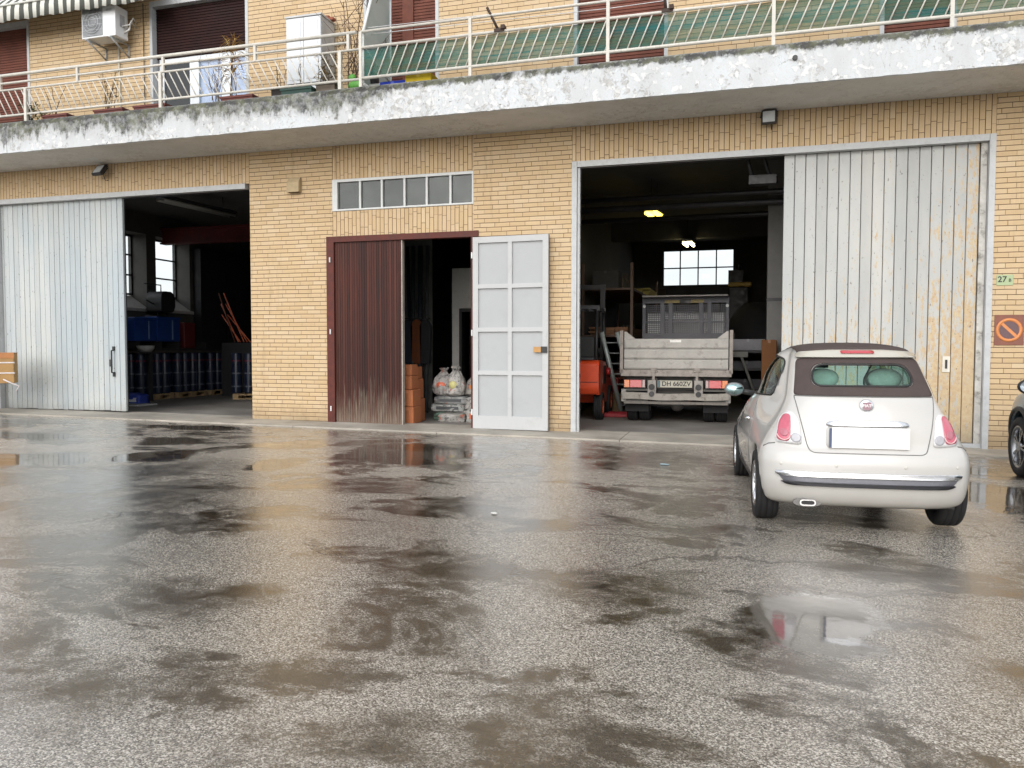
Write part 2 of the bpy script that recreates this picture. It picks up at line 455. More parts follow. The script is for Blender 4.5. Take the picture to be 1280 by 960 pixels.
def ell(g, x, y, lst, ed, cur, lo=1.0, hi=.72):
    for (cx, cy, rx, ry) in lst:
        dx = g.math('DIVIDE', g.sub(x, cx), rx); dy = g.math('DIVIDE', g.sub(y, cy), ry)
        d = g.math('SQRT', g.add(g.mul(dx, dx), g.mul(dy, dy)))
        v = g.rng(g.add(d, ed), lo, hi)
        cur = v if cur is None else g.mx(cur, v)
    return cur
def asphalt():
    g = NG('wet worn asphalt')
    o = g.obj(); x, y, z = g.sep(o)
    # stone chips of two sizes
    vn = g.n('ShaderNodeTexVoronoi'); g.put(vn.inputs['Vector'], o); vn.inputs['Scale'].default_value = 175
    ve, cs = vn.outputs[0], g.sep(vn.outputs[1])
    v2 = g.n('ShaderNodeTexVoronoi'); g.put(v2.inputs['Vector'], o); v2.inputs['Scale'].default_value = 95
    cs2 = g.sep(v2.outputs[1])
    st = g.ramp(cs[0], [(0., (.012, .011, .010)), (.22, (.055, .050, .045)), (.50, (.23, .214, .19)), (.80, (.53, .505, .465)), (1., (.85, .825, .79))])
    st2 = g.ramp(cs2[0], [(0., (.02, .018, .016)), (.50, (.14, .13, .118)), (.85, (.32, .305, .28)), (1., (.62, .60, .57))])
    c = g.mix(.30, st, st2)
    # worn paler sheets and browner dirt
    ed0 = g.noise(o, 1.9, 7, .68)
    c = g.mix(g.rng(g.noise(o, .5, 4), .35, .65, 0, .30), c, (.22, .198, .17))
    edm = g.mul(g.sub(ed0, .5), 2.6)
    dampn = g.rng(g.noise(g.scl(o, (.75, 1.0, 1)), 1.05, 8, .66, .5), .49, .57, 0., 1., True)
    damp = ell(g, x, y, DAMP, edm, dampn, 1.15, .45)
    damp = g.mul(damp, g.rng(g.noise(g.scl(o, (.8, 1, 1)), 4.5, 7, .75), .34, .56, .2, 1.))
    brown = g.mix(g.rng(cs2[1], 0, 1), (.010, .007, .004), (.060, .043, .024))
    c = g.mix(g.mul(damp, .94), c, brown)
    # standing water
    pn = g.noise(g.scl(o, (.42, 1.0, 1)), 1.25, 7, .62, .3)
    near = g.rng(y, -6.0, -2.2)
    pud = g.rng(g.add(pn, g.mixf(near, -.05, .035)), .62, .645, 0., 1.)
    pud = ell(g, x, y, PUDDLES, g.mul(g.sub(ed0, .5), 2.2), pud)
    fine = g.noise(o, 34, 5, .7)
    c = g.mix(g.mul(pud, .78), c, (.034, .027, .019))
    # cracks
    cv = g.n('ShaderNodeTexVoronoi'); wob = g.noise(o, 1.3, 5, .7, 0, True)
    av = g.n('ShaderNodeVectorMath'); av.operation = 'ADD'; g.put(av.inputs[0], o)
    sv = g.n('ShaderNodeVectorMath'); sv.operation = 'SCALE'; g.put(sv.inputs[0], wob); sv.inputs['Scale'].default_value = .9; g.put(av.inputs[1], sv.outputs[0])
    g.put(cv.inputs['Vector'], av.outputs[0]); cv.inputs['Scale'].default_value = .36; cv.feature = 'DISTANCE_TO_EDGE'
    crack = g.mul(g.rng(cv.outputs[0], .0, .012, 1., 0.), g.rng(g.noise(o, .45, 2), .5, .56))
    c = g.mix(g.mul(crack, .7), c, (.02, .016, .012))
    wet = g.rng(g.noise(g.scl(o, (.7, 1, 1)), 1.2, 6, .62), .35, .66)
    rough = g.mixf(wet, .11, .22)
    apron = g.rng(g.add(y, g.mul(g.sub(g.noise(o, .7, 4), .5), 3.)), -6.6, -4.4)
    rough = g.add(rough, g.mul(apron, .10)); rough = g.mixf(damp, rough, .12)
    rough = g.mixf(pud, rough, .035)
    h = g.add(g.mul(g.sub(1., ve), .8), g.mul(fine, .5))
    h = g.mul(h, g.mul(g.sub(1., g.mul(pud, .98)), g.sub(1., g.mul(damp, .55))))
    h = g.sub(h, g.mul(crack, 1.5))
    nb = g.bump(h, .26, .005)
    n2 = g.n('ShaderNodeBump'); g.put(n2.inputs['Height'], g.noise(o, 2.3, 3)); n2.inputs['Strength'].default_value = .10
    n2.inputs['Distance'].default_value = .02; g.put(n2.inputs['Normal'], nb)
    c = g.mix(1.0, c, g.mix(apron, (1.03, 1.0, .945), (1.32, 1.27, 1.19)), 'MULTIPLY')
    m = g.bsdf(c, rough, 0, n2.outputs[0], 1.0)
    film = g.mx(g.mul(damp, .9), g.mx(g.mul(pud, .2), g.mul(g.rng(wet, .75, .1, .35, .8), g.sub(1., g.mul(apron, .55)))))
    g.put(g.p.inputs['Coat Weight'], film); g.put(g.p.inputs['Coat Roughness'], .11)
    g.put(g.p.inputs['Coat Normal'], n2.outputs[0])
    return m

def concrete(base=(.33, .31, .27), name='stained concrete', wet=.0):
    g = NG(name)
    o = g.obj(); x, y, z = g.sep(o)
    n = g.noise(o, 1.4, 6, .6); f = g.noise(o, 30, 5, .7)
    c = g.mix(g.rng(n, .35, .68), tuple(b*.72 for b in base), tuple(b*1.15 for b in base))
    c = g.mix(g.rng(f, .55, .75, 0, .4), c, tuple(b*.45 for b in base))
    s = g.rng(g.noise(g.scl(o, (.5, 2, 1)), 2.5, 5, .65), .58, .68, 0., .6)
    c = g.mix(s, c, (.15, .12, .085))
    return g.bsdf(c, g.rng(n, .35, .65, .55-wet, .8-wet), 0, g.bump(f, .35, .006), .4)
CONC = concrete((.40, .37, .32)); FLOOR_M = concrete((.25, .235, .215), 'workshop floor', .1)
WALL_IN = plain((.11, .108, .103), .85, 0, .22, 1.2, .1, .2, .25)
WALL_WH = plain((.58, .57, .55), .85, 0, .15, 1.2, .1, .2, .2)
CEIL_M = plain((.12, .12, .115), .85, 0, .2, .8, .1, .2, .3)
FRAME_G = plain((.45, .465, .475), .5, 0, .12, 7, .1, .4, .25)
GALV = plain((.40, .42, .43), .45, .3, .15, 10)
RAIL_M = plain((.55, .53, .48), .5, 0, .12, 14, .1, .4, .3)
SHUT = plain((.15, .058, .042), .65, 0, .3, 5, .1, .15)
SHUT_D = plain((.028, .013, .012), .65, 0, .4, 3, .1, .12)
WHITE = plain((.70, .71, .71), .5, 0, .06, 6, .05)
BLACKP = plain((.02, .02, .021), .5, 0, .3, 10, .1)
DARKM = plain((.045, .045, .048), .5, .2, .3, 8, .1)
RUBBER = plain((.018, .018, .019), .75, 0, .3, 18, .2, .3)
CARD = plain((.42, .26, .115), .8, 0, .14, 6, .05, .2)
TERRA = plain((.22, .075, .05), .75, 0, .25, 12)
PANE = glass((.55, .60, .58), .03, 1, .22)
PANE_SKY = glass((.97, .98, .98), .03, 1)
PANE_TRANS = glass((.36, .42, .40), .02, 1, .10)
# puddles: centre x, y, half sizes (metres)
PUDDLES = [(-4.2, -3.3, .95, 1.25), (-8.9, -1.5, 1.2, .4), (-7.9, -3.2, .7, .5), (-7.1, -4.6, .5, .7), (.36, -8.35, .42, .62), (2.4, -4.0, .6, 1.0),
           (-8.3, -5.3, .9, .7), (-10.6, -3.4, 1.3, .5), (-6.0, -2.9, .5, .6), (-5.3, -4.6, .35, .6), (2.5, -2.2, .7, .6)]
DAMP = [(-3.0, -9.0, .55, .45), (-2.7, -10.2, .5, .4), (-1.9, -8.0, .4, .55), (-.65, -8.1, .5, .45), (-1.1, -2.6, 1.0, 1.0), (.05, -8.5, .14, .35), (-5.3, -7.0, .8, .9), (-4.6, -8.3, .6, .4),
        (-2.4, -6.3, .5, .4), (1.6, -8.9, .6, .4), (.9, -10.3, .4, .25), (-1.2, -10.1, .3, .2), (-6.4, -5.6, .7, .8), (-3.6, -5.6, .5, .5), (1.0, -7.2, .9, .25)]
# ------------------------------------------------------------------ the ground
def ground():
    b = MB()
    xs = [-300, -60, -15] + [-14+i for i in range(0, 18)] + [4, 60, 300]
    ys = [-300, -40, -8, -.8, .0, 60, 300]
    xs = sorted(set(xs))
    g = [[b.bm.verts.new((x, y, gz(x) - (.012 if y > -.5 else 0) - (.1 if y > 0 else 0))) for y in ys] for x in xs]
    for i in range(len(xs)-1):
        for j in range(len(ys)-1):
            b.bm.faces.new((g[i][j], g[i+1][j], g[i+1][j+1], g[i][j+1]))
    tag(b.build('asphalt_yard', asphalt()), kind='structure')
    # concrete strip along the wall, in cast lengths with joints
    b = MB(); x = -16.0
    while x < 8:
        L = random.uniform(2.6, 3.3); x1 = min(8, x+L)
        p = [(x+.006, -.8), (x1-.006, -.8), (x1-.006, .34), (x+.006, .34)]
        top = [b.bm.verts.new((q[0], q[1], gz(q[0])+(.022 if q[1] < 0 else .034))) for q in p]
        bot = [b.bm.verts.new((q[0], q[1], gz(q[0])-.06)) for q in p]
        b.bm.faces.new(top); b.bm.faces.new(bot[::-1])
        for k in range(4): b.bm.faces.new((top[k], bot[k], bot[(k+1) % 4], top[(k+1) % 4]))
        x = x1
    tag(b.build('concrete_pavement', CONC), kind='structure')
    b = MB()
    b.box(-15.3, -8.62, .36, 14, -.2, .165); b.box(-8.62, -3.66, .36, 14, -.2, .118); b.box(-3.66, 7.6, .36, 14, -.2, .083)
    tag(b.build('workshop_floor', FLOOR_M), kind='structure')
ground()

# ------------------------------------------------------------------ the building
BLD = thing('workshop_building', 'long yellow brick workshop building with a balcony over three open doorways', 'building')
T = .35
def part(name, b, m, parent=None, label=None):
    o = b.build(name, m, parent or BLD)
    if label: o['label'] = label
    return o
LX0, LX1, M0, M1, RX0, RX1 = -14.86, -8.76, -7.06, -4.40, -2.71, 3.38
for (x0, x1) in ((-15.6, LX0), (LX1, M0), (M1, RX0), (RX1, 8.0)):
    b = MB(); b.box(x0, x1, 0, T, -.1, 5.06)
    if x0 == LX1:                     # chipped arris
        pass
    part('brick_pier', b, BRICK_H)
for (x0, x1, z0, z1) in ((LX0, LX1, 4.5, 5.06), (RX0, RX1, 4.5, 5.06), (M0, M1, 4.465, 5.06), (M0, M1, 3.455, 3.90)):
    b = MB(); b.box(x0+.002, x1-.002, .012, T, z0, z1); part('soldier_course', b, BRICK_V)
# upper wall with openings
OP = [(-15.2, -13.80), (-10.90, -8.74), (-6.42, -5.02), (-2.69, -1.19), (1.84, 2.84)]
b = MB(); xp = -15.6
for (x0, x1) in OP:
    b.box(xp, x0, 0, T, 5.60, 8.02); xp = x1
b.box(xp, 8.0, 0, T, 5.60, 8.02); b.box(-15.6, 8, 0, T, 8.02, 9.2)
part('upper_wall', b, BRICK_H)
# balcony slab with worn front edge
def slab():
    bm = bmesh.new()
    n = 260; x0, x1 = -15.7, 8.2
    prof = [(0.0, 5.055), (-1.16, 5.052), (-1.2, 5.06), (-1.2, 5.2), (-1.2, 5.32), (-1.2, 5.44), (-1.2, 5.55), (-1.195, 5.60), (-1.15, 5.625), (-1.05, 5.63), (-.95, 5.60), (0, 5.60)]
    rnd = random.Random(4)
    rows = []
    for i in range(n+1):
        x = x0+(x1-x0)*i/n
        row = []
        for k, (y, z) in enumerate(prof):
            j = 0
            if k in (6, 7, 8): j = rnd.uniform(-.012, .012)
            if k == 7: z += rnd.uniform(-.02, .015)
            if k == 2: z += rnd.uniform(-.004, .004)
            row.append(bm.verts.new((x, y+j, z+j*.5)))
        rows.append(row)
    for a, c in zip(rows, rows[1:]):
        for k in range(len(prof)-1): bm.faces.new((a[k], c[k], c[k+1], a[k+1]))
        bm.faces.new((a[-1], c[-1], c[0], a[0]))
    bm.faces.new(rows[0]); bm.faces.new(rows[-1][::-1])
    b = MB(); b.bm.free(); b.bm = bm
    return part('balcony_slab', b, FASCIA)
slab_o = slab()
b = MB()
b.cyl((.62, -1.23, 5.40), (.62, -1.16, 5.40), .035, 10)
o = b.build('drain_stub', BLACKP, slab_o)
b = MB(); b.box(-15.6, 8, .4, 14.3, 9.0, 9.25); part('flat_roof', b, CONC)
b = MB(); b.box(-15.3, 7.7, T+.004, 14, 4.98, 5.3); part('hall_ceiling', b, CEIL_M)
# side walls, rear wall with window openings
def wall_open_x(name, x0, x1, ya, yb, za, zb, holes, m):
    b = MB(); yp = ya
    for (h0, h1, z0, z1) in holes:
        b.box(x0, x1, yp, h0, za, zb); b.box(x0, x1, h0, h1, za, z0); b.box(x0, x1, h0, h1, z1, zb); yp = h1
    b.box(x0, x1, yp, yb, za, zb)
    return part(name, b, m)
SW = [(2.1, 4.52, 2.45, 4.44), (4.86, 6.2, 2.45, 4.44)]
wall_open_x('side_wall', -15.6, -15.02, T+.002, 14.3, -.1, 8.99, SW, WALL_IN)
def wall_open_y(name, y0, y1, xa, xb, za, zb, holes, m):
    b = MB(); xp = xa
    for (h0, h1, z0, z1) in holes:
        b.box(xp, h0, y0, y1, za, zb); b.box(h0, h1, y0, y1, za, z0); b.box(h0, h1, y0, y1, z1, zb); xp = h1
    b.box(xp, xb, y0, y1, za, zb)
    return part(name, b, m)
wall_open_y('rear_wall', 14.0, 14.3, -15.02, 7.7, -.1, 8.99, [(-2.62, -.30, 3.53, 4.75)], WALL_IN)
b = MB(); b.box(7.7, 8.0, T+.002, 14.3, -.1, 8.99); part('side_wall', b, WALL_IN)
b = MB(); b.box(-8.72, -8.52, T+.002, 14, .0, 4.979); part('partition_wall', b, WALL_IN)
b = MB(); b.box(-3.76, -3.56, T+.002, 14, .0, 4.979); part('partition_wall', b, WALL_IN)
b = MB(); b.box(.42, .70, 2.9, 3.3, .0, 4.979); part('column', b, plain((.19, .187, .18), .85, 0, .15, 1.2, .1, .2, .3))
b = MB(); b.box(.70, 1.6, 3.05, 3.2, .0, 4.979); part('partition_wall', b, WALL_IN)
# windows in the side wall and the rear wall
def barred_window(cx, cy, along, w, z0, z1, nx, nz):
    f = MB()
    def bx(a0, a1, zz0, zz1, d=.03):
        if along == 'y': f.box(cx-d, cx+d, a0, a1, zz0, zz1)
        else: f.box(a0, a1, cy-d, cy+d, zz0, zz1)
    c = cy if along == 'y' else cx
    a0, a1 = c-w/2, c+w/2
    bx(a0, a0+.05, z0, z1); bx(a1-.05, a1, z0, z1); bx(a0+.05, a1-.05, z0, z0+.05); bx(a0+.05, a1-.05, z1-.05, z1)
    for i in range(1, nx):
        q = a0+(a1-a0)*i/nx; bx(q-.02, q+.02, z0+.05, z1-.05, .024)
    for i in range(1, nz):
        q = z0+(z1-z0)*i/nz; bx(a0+.05, a1-.05, q-.02, q+.02, .02)
    fo = part('window', f, BLACKP)
    p = MB()
    if along == 'y': p.box(cx-.045, cx-.039, a0+.01, a1-.01, z0+.01, z1-.01)
    else: p.box(a0+.01, a1-.01, cy+.036, cy+.042, z0+.01, z1-.01)
    p.build('pane', PANE_SKY, fo)
    return fo
for (h0, h1, z0, z1) in SW:
    barred_window(-15.5, (h0+h1)/2, 'y', h1-h0, 2.86, z1, 2 if h1-h0 > 2 else 1, 3)
    b = MB(); b.prism([(-15.55, 2.45), (-15.02, 2.45), (-14.90, 2.42), (-14.90, 2.50), (-15.02, 2.52), (-15.55, 2.856)], h0+.002, h1-.002, 'y'); part('window_sill', b, WALL_WH)
barred_window(-1.46, 14.1, 'x', 2.32, 3.53, 4.75, 4, 2)
# steel beams and services under the ceiling
b = MB(); b.box(-15.0, -8.74, 5.0, 5.24, 4.62, 4.66).box(-15.0, -8.74, 5.0, 5.24, 4.24, 4.28).box(-15.0, -8.74, 5.10, 5.14, 4.28, 4.62)
part('steel_beam', b, plain((.16, .025, .025), .5, 0, .3, 4))
b = MB(); b.box(-13.2, -12.2, 10.8, 11.5, 3.3, 4.975); part('ceiling_box', b, WALL_WH)
for (y, z, r, m) in ((2.3, 4.28, .05, BLACKP), (2.75, 4.18, .06, DARKM), (3.6, 4.1, .05, BLACKP)):
    b = MB(); b.cyl((-3.5, y, z), (7.6, y, z+.02), r, 12); part('ceiling_pipe', b, m)
for y in (5.4, 9.2):
    b = MB(); b.box(-3.55, 7.68, y, y+.3, 4.45, 4.976); part('concrete_beam', b, CEIL_M)
# grey steel surrounds of the two garage openings
for (x0, x1) in ((LX0, LX1), (RX0, RX1)):
    b = MB()
    b.box(x0+.09, x1-.085, -.018, .10, 4.405, 4.498)
    if x0 == LX0: b.box(x0, x0+.085, -.018, .10, .15, 4.498)
    else:
        b.box(x0+.001, x0+.085, -.018, .10, gz(x0)+.03, 4.498); b.box(x0+.09, x0+.13, .02, .10, gz(x0)+.03, 4.40)
        b.box(x1-.08, x1-.001, -.018, .10, gz(x1)+.03, 4.498)
    f = part('garage_frame', b, FRAME_G)
    if x0 == RX0:
        b = MB()
        for k in range(16): b.box(x0+.128, x0+.142, .03, .07, .5+k*.245, .56+k*.245)
        b.build('hinge_row', DARKM, f)
# sliding leaf doors of upright boards
def board_door(x0, x1, y, z0, z1, n, mat, gap):
    b = MB(); wd = (x1-x0)/n
    for i in range(n):
        d = random.uniform(0, .005)
        q = MB(); q.box(x0+i*wd+gap/2, x0+(i+1)*wd-gap/2, y-.02-d, y+.03, z0+random.uniform(0, .012), z1)
        bmesh.ops.bevel(q.bm, geom=[e for e in q.bm.edges if abs(e.verts[0].co.z-e.verts[1].co.z) > 1 and e.verts[0].co.y < y], offset=.006, segments=1, affect='EDGES')
        tmp = bpy.data.meshes.new('t'); q.bm.to_mesh(tmp); q.bm.free(); b.bm.from_mesh(tmp); bpy.data.meshes.remove(tmp)
    o = part('garage_door', b, mat)
    k = MB(); k.box(x0+.02, x1-.02, y+.032, y+.075, z0+.02, z1-.02)
    k.build('backing_sheet', BLACKP, o)
    return o
dl = board_door(-14.86, -11.72, .13, .215, 4.402, 24, DOOR_L, .007)
dr = board_door(.56, 3.21, .13, .10, 4.402, 17, DOOR_R, .009)
b = MB(); b.box(3.215, 3.295, .07, .12, .07, 4.40); b.build('door_post', plain((.47, .46, .43), .6, 0, .3, 3, .2, .4, .9), dr)
b = MB(); b.box(.5, 3.3, .06, .20, .03, .098); b.build('bottom_rail', FRAME_G, dr)
b = MB(); b.tube([(-11.98, .08, .98), (-11.98, .03, .98), (-11.98, .03, 1.42), (-11.98, .08, 1.42)], .016, 8)
b.box(-12.0, -11.96, .07, .108, .90, .99); b.box(-12.0, -11.96, .07, .108, 1.42, 1.50)
b.build('handle', BLACKP, dl)
b = MB(); b.box(-12.10, -12.06, .095, .108, 1.1, 1.24); b.build('lock_plate', DARKM, dl)
b = MB(); b.box(2.79, 2.89, .093, .107, 1.13, 1.36); b.build('lock_plate', plain((.58, .55, .48), .5), dr)
b = MB(); b.box(2.825, 2.855, .086, .0925, 1.18, 1.31); b.build('keyhole', BLACKP, dr)
b = MB(); b.box(-14.86, -8.76, .16, .22, 4.30, 4.40) if False else b.box(-14.8, -8.8, .22, .28, 4.42, 4.5); part('door_track', b, DARKM)
b = MB(); b.box(-2.65, 3.3, .22, .28, 4.42, 4.5); part('door_track', b, DARKM)
# transom window over the middle door
f = MB(); z0, z1 = 3.905, 4.462
f.box(M0, M0+.10, -.004, .08, z0, z1); f.box(M0+.10, M1-.002, -.004, .08, z1-.05, z1-.003); f.box(M0+.10, M1-.002, -.004, .08, z0+.002, z0+.03)
f.box(M1-.03, M1-.003, .0, .08, z0+.03, z1-.05)
xw = [-6.52, -6.10, -5.67, -5.255, -4.82]
for q in xw: f.box(q-.018, q+.018, .005, .07, z0+.03, z1-.05)
tw = part('transom_window', f, plain((.56, .58, .58), .5, 0, .1, 8, .05))
for a, c in zip([M0+.10]+[q+.018 for q in xw], [q-.018 for q in xw]+[M1-.03]):
    p = MB(); p.box(a, c, .045, .05, z0+.03, z1-.05); p.build('pane', PANE_TRANS, tw)
# dark red frame, boarded door, open white leaf
f = MB(); zt = 3.455
f.box(-7.175, -7.03, -.03, .12, .10, zt); f.box(-7.03, -4.44, -.03, .12, 3.355, zt); f.box(-4.44, -4.31, -.03, .12, 3.355, zt); f.box(-4.44, -4.385, -.025, .12, .10, 3.354)
part('door_frame', f, FRAME_DARK)
b = MB(); n = 27
for i in range(n):
    wd = (7.027-5.735)/n; x = -7.027+i*wd
    b.box(x+.0025, x+wd-.0025, .012+random.uniform(0, .003), .06, .115, 3.352)
wdn = part('wooden_door', b, WOOD_DARK)
b = MB(); b.box(-7.02, -5.735, .061, .075, .12, 3.35); b.build('backing_sheet', BLACKP, wdn)
b = MB(); b.box(-5.733, -5.715, .0, .09, .115, 3.352); b.build('edge_strip', plain((.35, .31, .27), .6), wdn)
for z in (.34, 1.72, 3.0):
    b = MB(); b.cyl((-7.10, -.045, z), (-7.10, -.045, z+.09), .013, 8); b.build('hinge', WHITE, wdn)
def leaf():
    # hinged at x=-4.385, swung fully back against the pier
    t = thing('tmp', None, None)
    x0, x1, z0, z1 = 0, 1.32, .115, 3.33
    st, rl = .075, .075
    f = MB()
    f.box(x0, x0+st+.02, -.025, .03, z0, z1); f.box(x1-st-.02, x1, -.025, .03, z0, z1)
    cx = (x0+x1)/2; f.box(cx-.035, cx+.035, -.024, .03, z0+.22, z1-.10)
    zs = [z0, z0+.22]
    f.box(x0+st+.02, x1-st-.02, -.025, .03, z0, z0+.22); f.box(x0+st+.02, x1-st-.02, -.025, .03, z1-.10, z1)
    H = (z1-.10)-(z0+.22)
    for k in range(1, 4):
        q = z0+.22+H*k/4
        f.box(x0+st+.02, cx-.035, -.025, .03, q-.035, q+.035); f.box(cx+.035, x1-st-.02, -.025, .03, q-.035, q+.035)
    M = Matrix.Translation((-4.382, -.075, 0)) @ Matrix.Rotation(R(-2.5), 4, 'Z')
    fm = plain((.46, .47, .475), .55, 0, .04, 3, .05, .3, .12)
    bpy.data.objects.remove(t)
    for v in f.bm.verts: v.co = M @ v.co
    lo = part('open_door_leaf', f, fm)
    p = MB(); p.box(x0+.08, x1-.08, .012, .022, z0+.2, z1-.08)
    for v in p.bm.verts: v.co = M @ v.co
    p.build('door_panel', plain((.385, .40, .41), .55, 0, .04, 1.2, .05, .3, .06), lo)
    p = MB(); p.box(x0, x1, .0305, .055, z0, z1)
    for v in p.bm.verts: v.co = M @ v.co
    p.build('board_face', WOOD_DARK, lo)
    p = MB(); p.box(x1-.11, x1-.01, -.055, -.026, 1.40, 1.50)
    for v in p.bm.verts: v.co = M @ v.co
    p.build('lock', BLACKP, lo)
    p = MB(); p.box(x1-.24, x1-.115, -.045, -.026, 1.405, 1.495)
    for v in p.bm.verts: v.co = M @ v.co
    p.build('lock_plate', plain((.45, .24, .08), .5), lo)
    for z in (.34, 1.68, 2.98):
        p = MB(); p.cyl((-4.40, -.10, z), (-4.40, -.10, z+.1), .013, 8); p.build('hinge', WHITE, lo)
leaf()
# upper floor: shutters, frames, balcony doors
def shutter(x0, x1, z0, z1, m, fm=FRAME_G, y=.12, split=None):
    f = MB()
    f.box(x0, x0+.06, .0-.01, .2, 5.602, 8.018); f.box(x1-.06, x1, -.01, .2, 5.602, 8.018); f.box(x0+.06, x1-.06, -.01, .2, 7.92, 8.018)
    fo = part('shutter_frame', f, fm)
    s = MB(); z = z0
    while z < z1-.01:
        s.prism([(y, z), (y-.014, z+.006), (y-.016, z+.04), (y-.004, z+.05), (y+.02, z+.05), (y+.02, z)], x0+.065, x1-.065, 'x'); z += .052
    s.build('shutter', m, fo)
    if split is not None:
        q = MB(); q.box(split-.1, split+.1, y-.05, y-.018, z0, z1); q.build('shutter_stile', m, fo)
    return fo
shutter(-15.2, -13.80, 5.62, 7.92, SHUT)
fo = shutter(-10.90, -8.74, 6.98, 7.92, SHUT_D)
f = MB()
for (a, c) in ((-10.8, -10.70), (-10.12, -9.92), (-9.42, -9.22), (-8.9, -8.82)): f.box(a, c, .13, .19, 5.62, 6.975)
f.box(-10.8, -8.82, .132, .188, 5.62, 5.75); f.box(-10.8, -8.82, .132, .188, 6.88, 6.974)
fw = f.build('french_window', plain((.66, .70, .73), .4, 0, .06), fo)
for (a, c, m) in ((-10.7, -10.12, glass((.12, .2, .21), .03)), (-9.92, -9.42, glass((.86, .90, .95), .03)), (-9.22, -8.9, glass((.86, .90, .95), .03))):
    p = MB(); p.box(a, c, .155, .16, 5.75, 6.88); p.build('pane', m, fw)
p = MB(); p.box(-9.95, -8.85, .20, .22, 5.7, 6.95); p.build('curtain', plain((.66, .69, .78), .8), fo)
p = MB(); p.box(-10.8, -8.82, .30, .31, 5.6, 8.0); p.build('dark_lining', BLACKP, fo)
shutter(-6.42, -5.02, 5.62, 7.92, SHUT, split=-5.62)
shutter(-2.69, -1.19, 5.62, 7.92, SHUT)
shutter(1.84, 2.84, 5.62, 7.92, SHUT)
b = MB(); b.tube([(-11.02, -.03, 5.6), (-11.02, -.03, 8.0)], .008, 6); part('wall_cable', b, DARKM)
# striped awning high at the left
def awning():
    g = NG('striped canvas'); o = g.obj(); x, y, z = g.sep(o)
    s = g.math('FRACT', g.math('DIVIDE', g.add(x, 20.), .205))
    c = g.mix(g.math('GREATER_THAN', s, .5), (.62, .62, .57), (.075, .082, .07))
    m = g.bsdf(c, .85, 0, g.bump(g.noise(o, 50, 3), .1, .003))
    b = MB()
    n = 80; x0, x1 = -15.5, -10.35
    top, mid = [], []
    bm = b.bm
    rows = []
    for i in range(n+1):
        xx = x0+(x1-x0)*i/n
        dr = .025*math.sin(i*.55)
        zz = .02*(xx-x0)/(x1-x0)
        sc = .045*abs(math.sin((xx+20)/.205*PI))
        rows.append([bm.verts.new(q) for q in ((xx, -.02, 8.55), (xx, -.45, 8.22+zz), (xx, -.62, 8.04+zz), (xx, -.635+dr*.5, 7.92+zz), (xx, -.63+dr, 7.72+zz+.02-sc*.6))])
    for a, c2 in zip(rows, rows[1:]):
        for k in range(4):
            f = bm.faces.new((a[k], c2[k], c2[k+1], a[k+1])); f.smooth = True
    ao = part('awning', b, m)
    md = ao.modifiers.new('solid', 'SOLIDIFY'); md.thickness = .006
    b = MB(); b.cyl((x0, -.63, 8.03), (x1, -.63, 8.05), .022, 10)
    b.build('awning_bar', plain((.55, .56, .52), .5), ao)
awning()
# ------------------------------------------------------------------ cars: shells lofted from plan outlines
def pchip(xs, ys):
    n = len(xs); h = [xs[i+1]-xs[i] for i in range(n-1)]; d = [(ys[i+1]-ys[i])/h[i] for i in range(n-1)]
    m = [d[0]]
    for i in range(1, n-1):
        if d[i-1]*d[i] <= 0: m.append(0.)
        else:
            w1, w2 = 2*h[i]+h[i-1], h[i]+2*h[i-1]; m.append((w1+w2)/(w1/d[i-1]+w2/d[i]))
    m.append(d[-1])
    def f(x):
        x = max(xs[0], min(xs[-1], x)); i = 0
        while i < n-2 and x > xs[i+1]: i += 1
        t = (x-xs[i])/h[i]
        return (ys[i]*(1+2*t)*(1-t)**2 + m[i]*h[i]*t*(1-t)**2 + ys[i+1]*t*t*(3-2*t) + m[i+1]*h[i]*t*t*(t-1))
    return f
def body_loops(table, zs, inset=0., ar=.36, af=.75, nr=2.6, nf=2.4, bulge=None):
    z = [r[0] for r in table]
    fr, ff, fw = (pchip(z, [r[k] for r in table]) for k in (1, 2, 3))
    loops = []
    for q in zs:
        a, b, wd = fr(q)+inset, ff(q)-inset, max(.02, fw(q)-inset)
        L = b-a; r0 = min(ar, L*.45); r1 = min(af, L*.5)
        right = []
        N = 16
        for i in range(N+1):     # rear centre -> side
            t = PI/2*i/N; x = wd*math.sin(t)**(2/nr); y = a+r0-r0*max(0., math.cos(t))**(2/nr); right.append((x, y))
        for i in range(1, 24):
            s = i/24; y = a+r0+(L-r0-r1)*s; right.append((wd*(1+(.012 if bulge is None else bulge(q))*math.sin(PI*s)), y))
        for i in range(N+1):
            t = PI/2*(1-i/N); x = wd*math.sin(t)**(2/nf); y = b-r1+r1*max(0., math.cos(t))**(2/nf); right.append((x, y))
        loop = right + [(-x, y) for (x, y) in right[-2:0:-1]]
        loops.append([(x, y, q) for x, y in loop])
    return loops
def loft(bm, loops, flip=False):
    rows = [[bm.verts.new(p) for p in l] for l in loops]
    n = len(rows[0])
    fs = []
    for a, b in zip(rows, rows[1:]):
        for k in range(n):
            v = (a[k], a[(k+1) % n], b[(k+1) % n], b[k])
            fs.append(bm.faces.new(v[::-1] if flip else v))
    for f in fs: f.smooth = True
    # caps as strips so that they stay smooth
    for row, up in ((rows[0], False), (rows[-1], True)):
        h = n//2
        for k in range(h):
            a, b = row[k], row[k+1]; c, d = row[(n-k-1) % n], row[(n-k) % n]
            vs = [a, b, c, d]
            u = []
            for q in vs:
                if q not in u: u.append(q)
            if len(u) >= 3:
                f = bm.faces.new(u if (up != flip) else u[::-1]); f.smooth = True
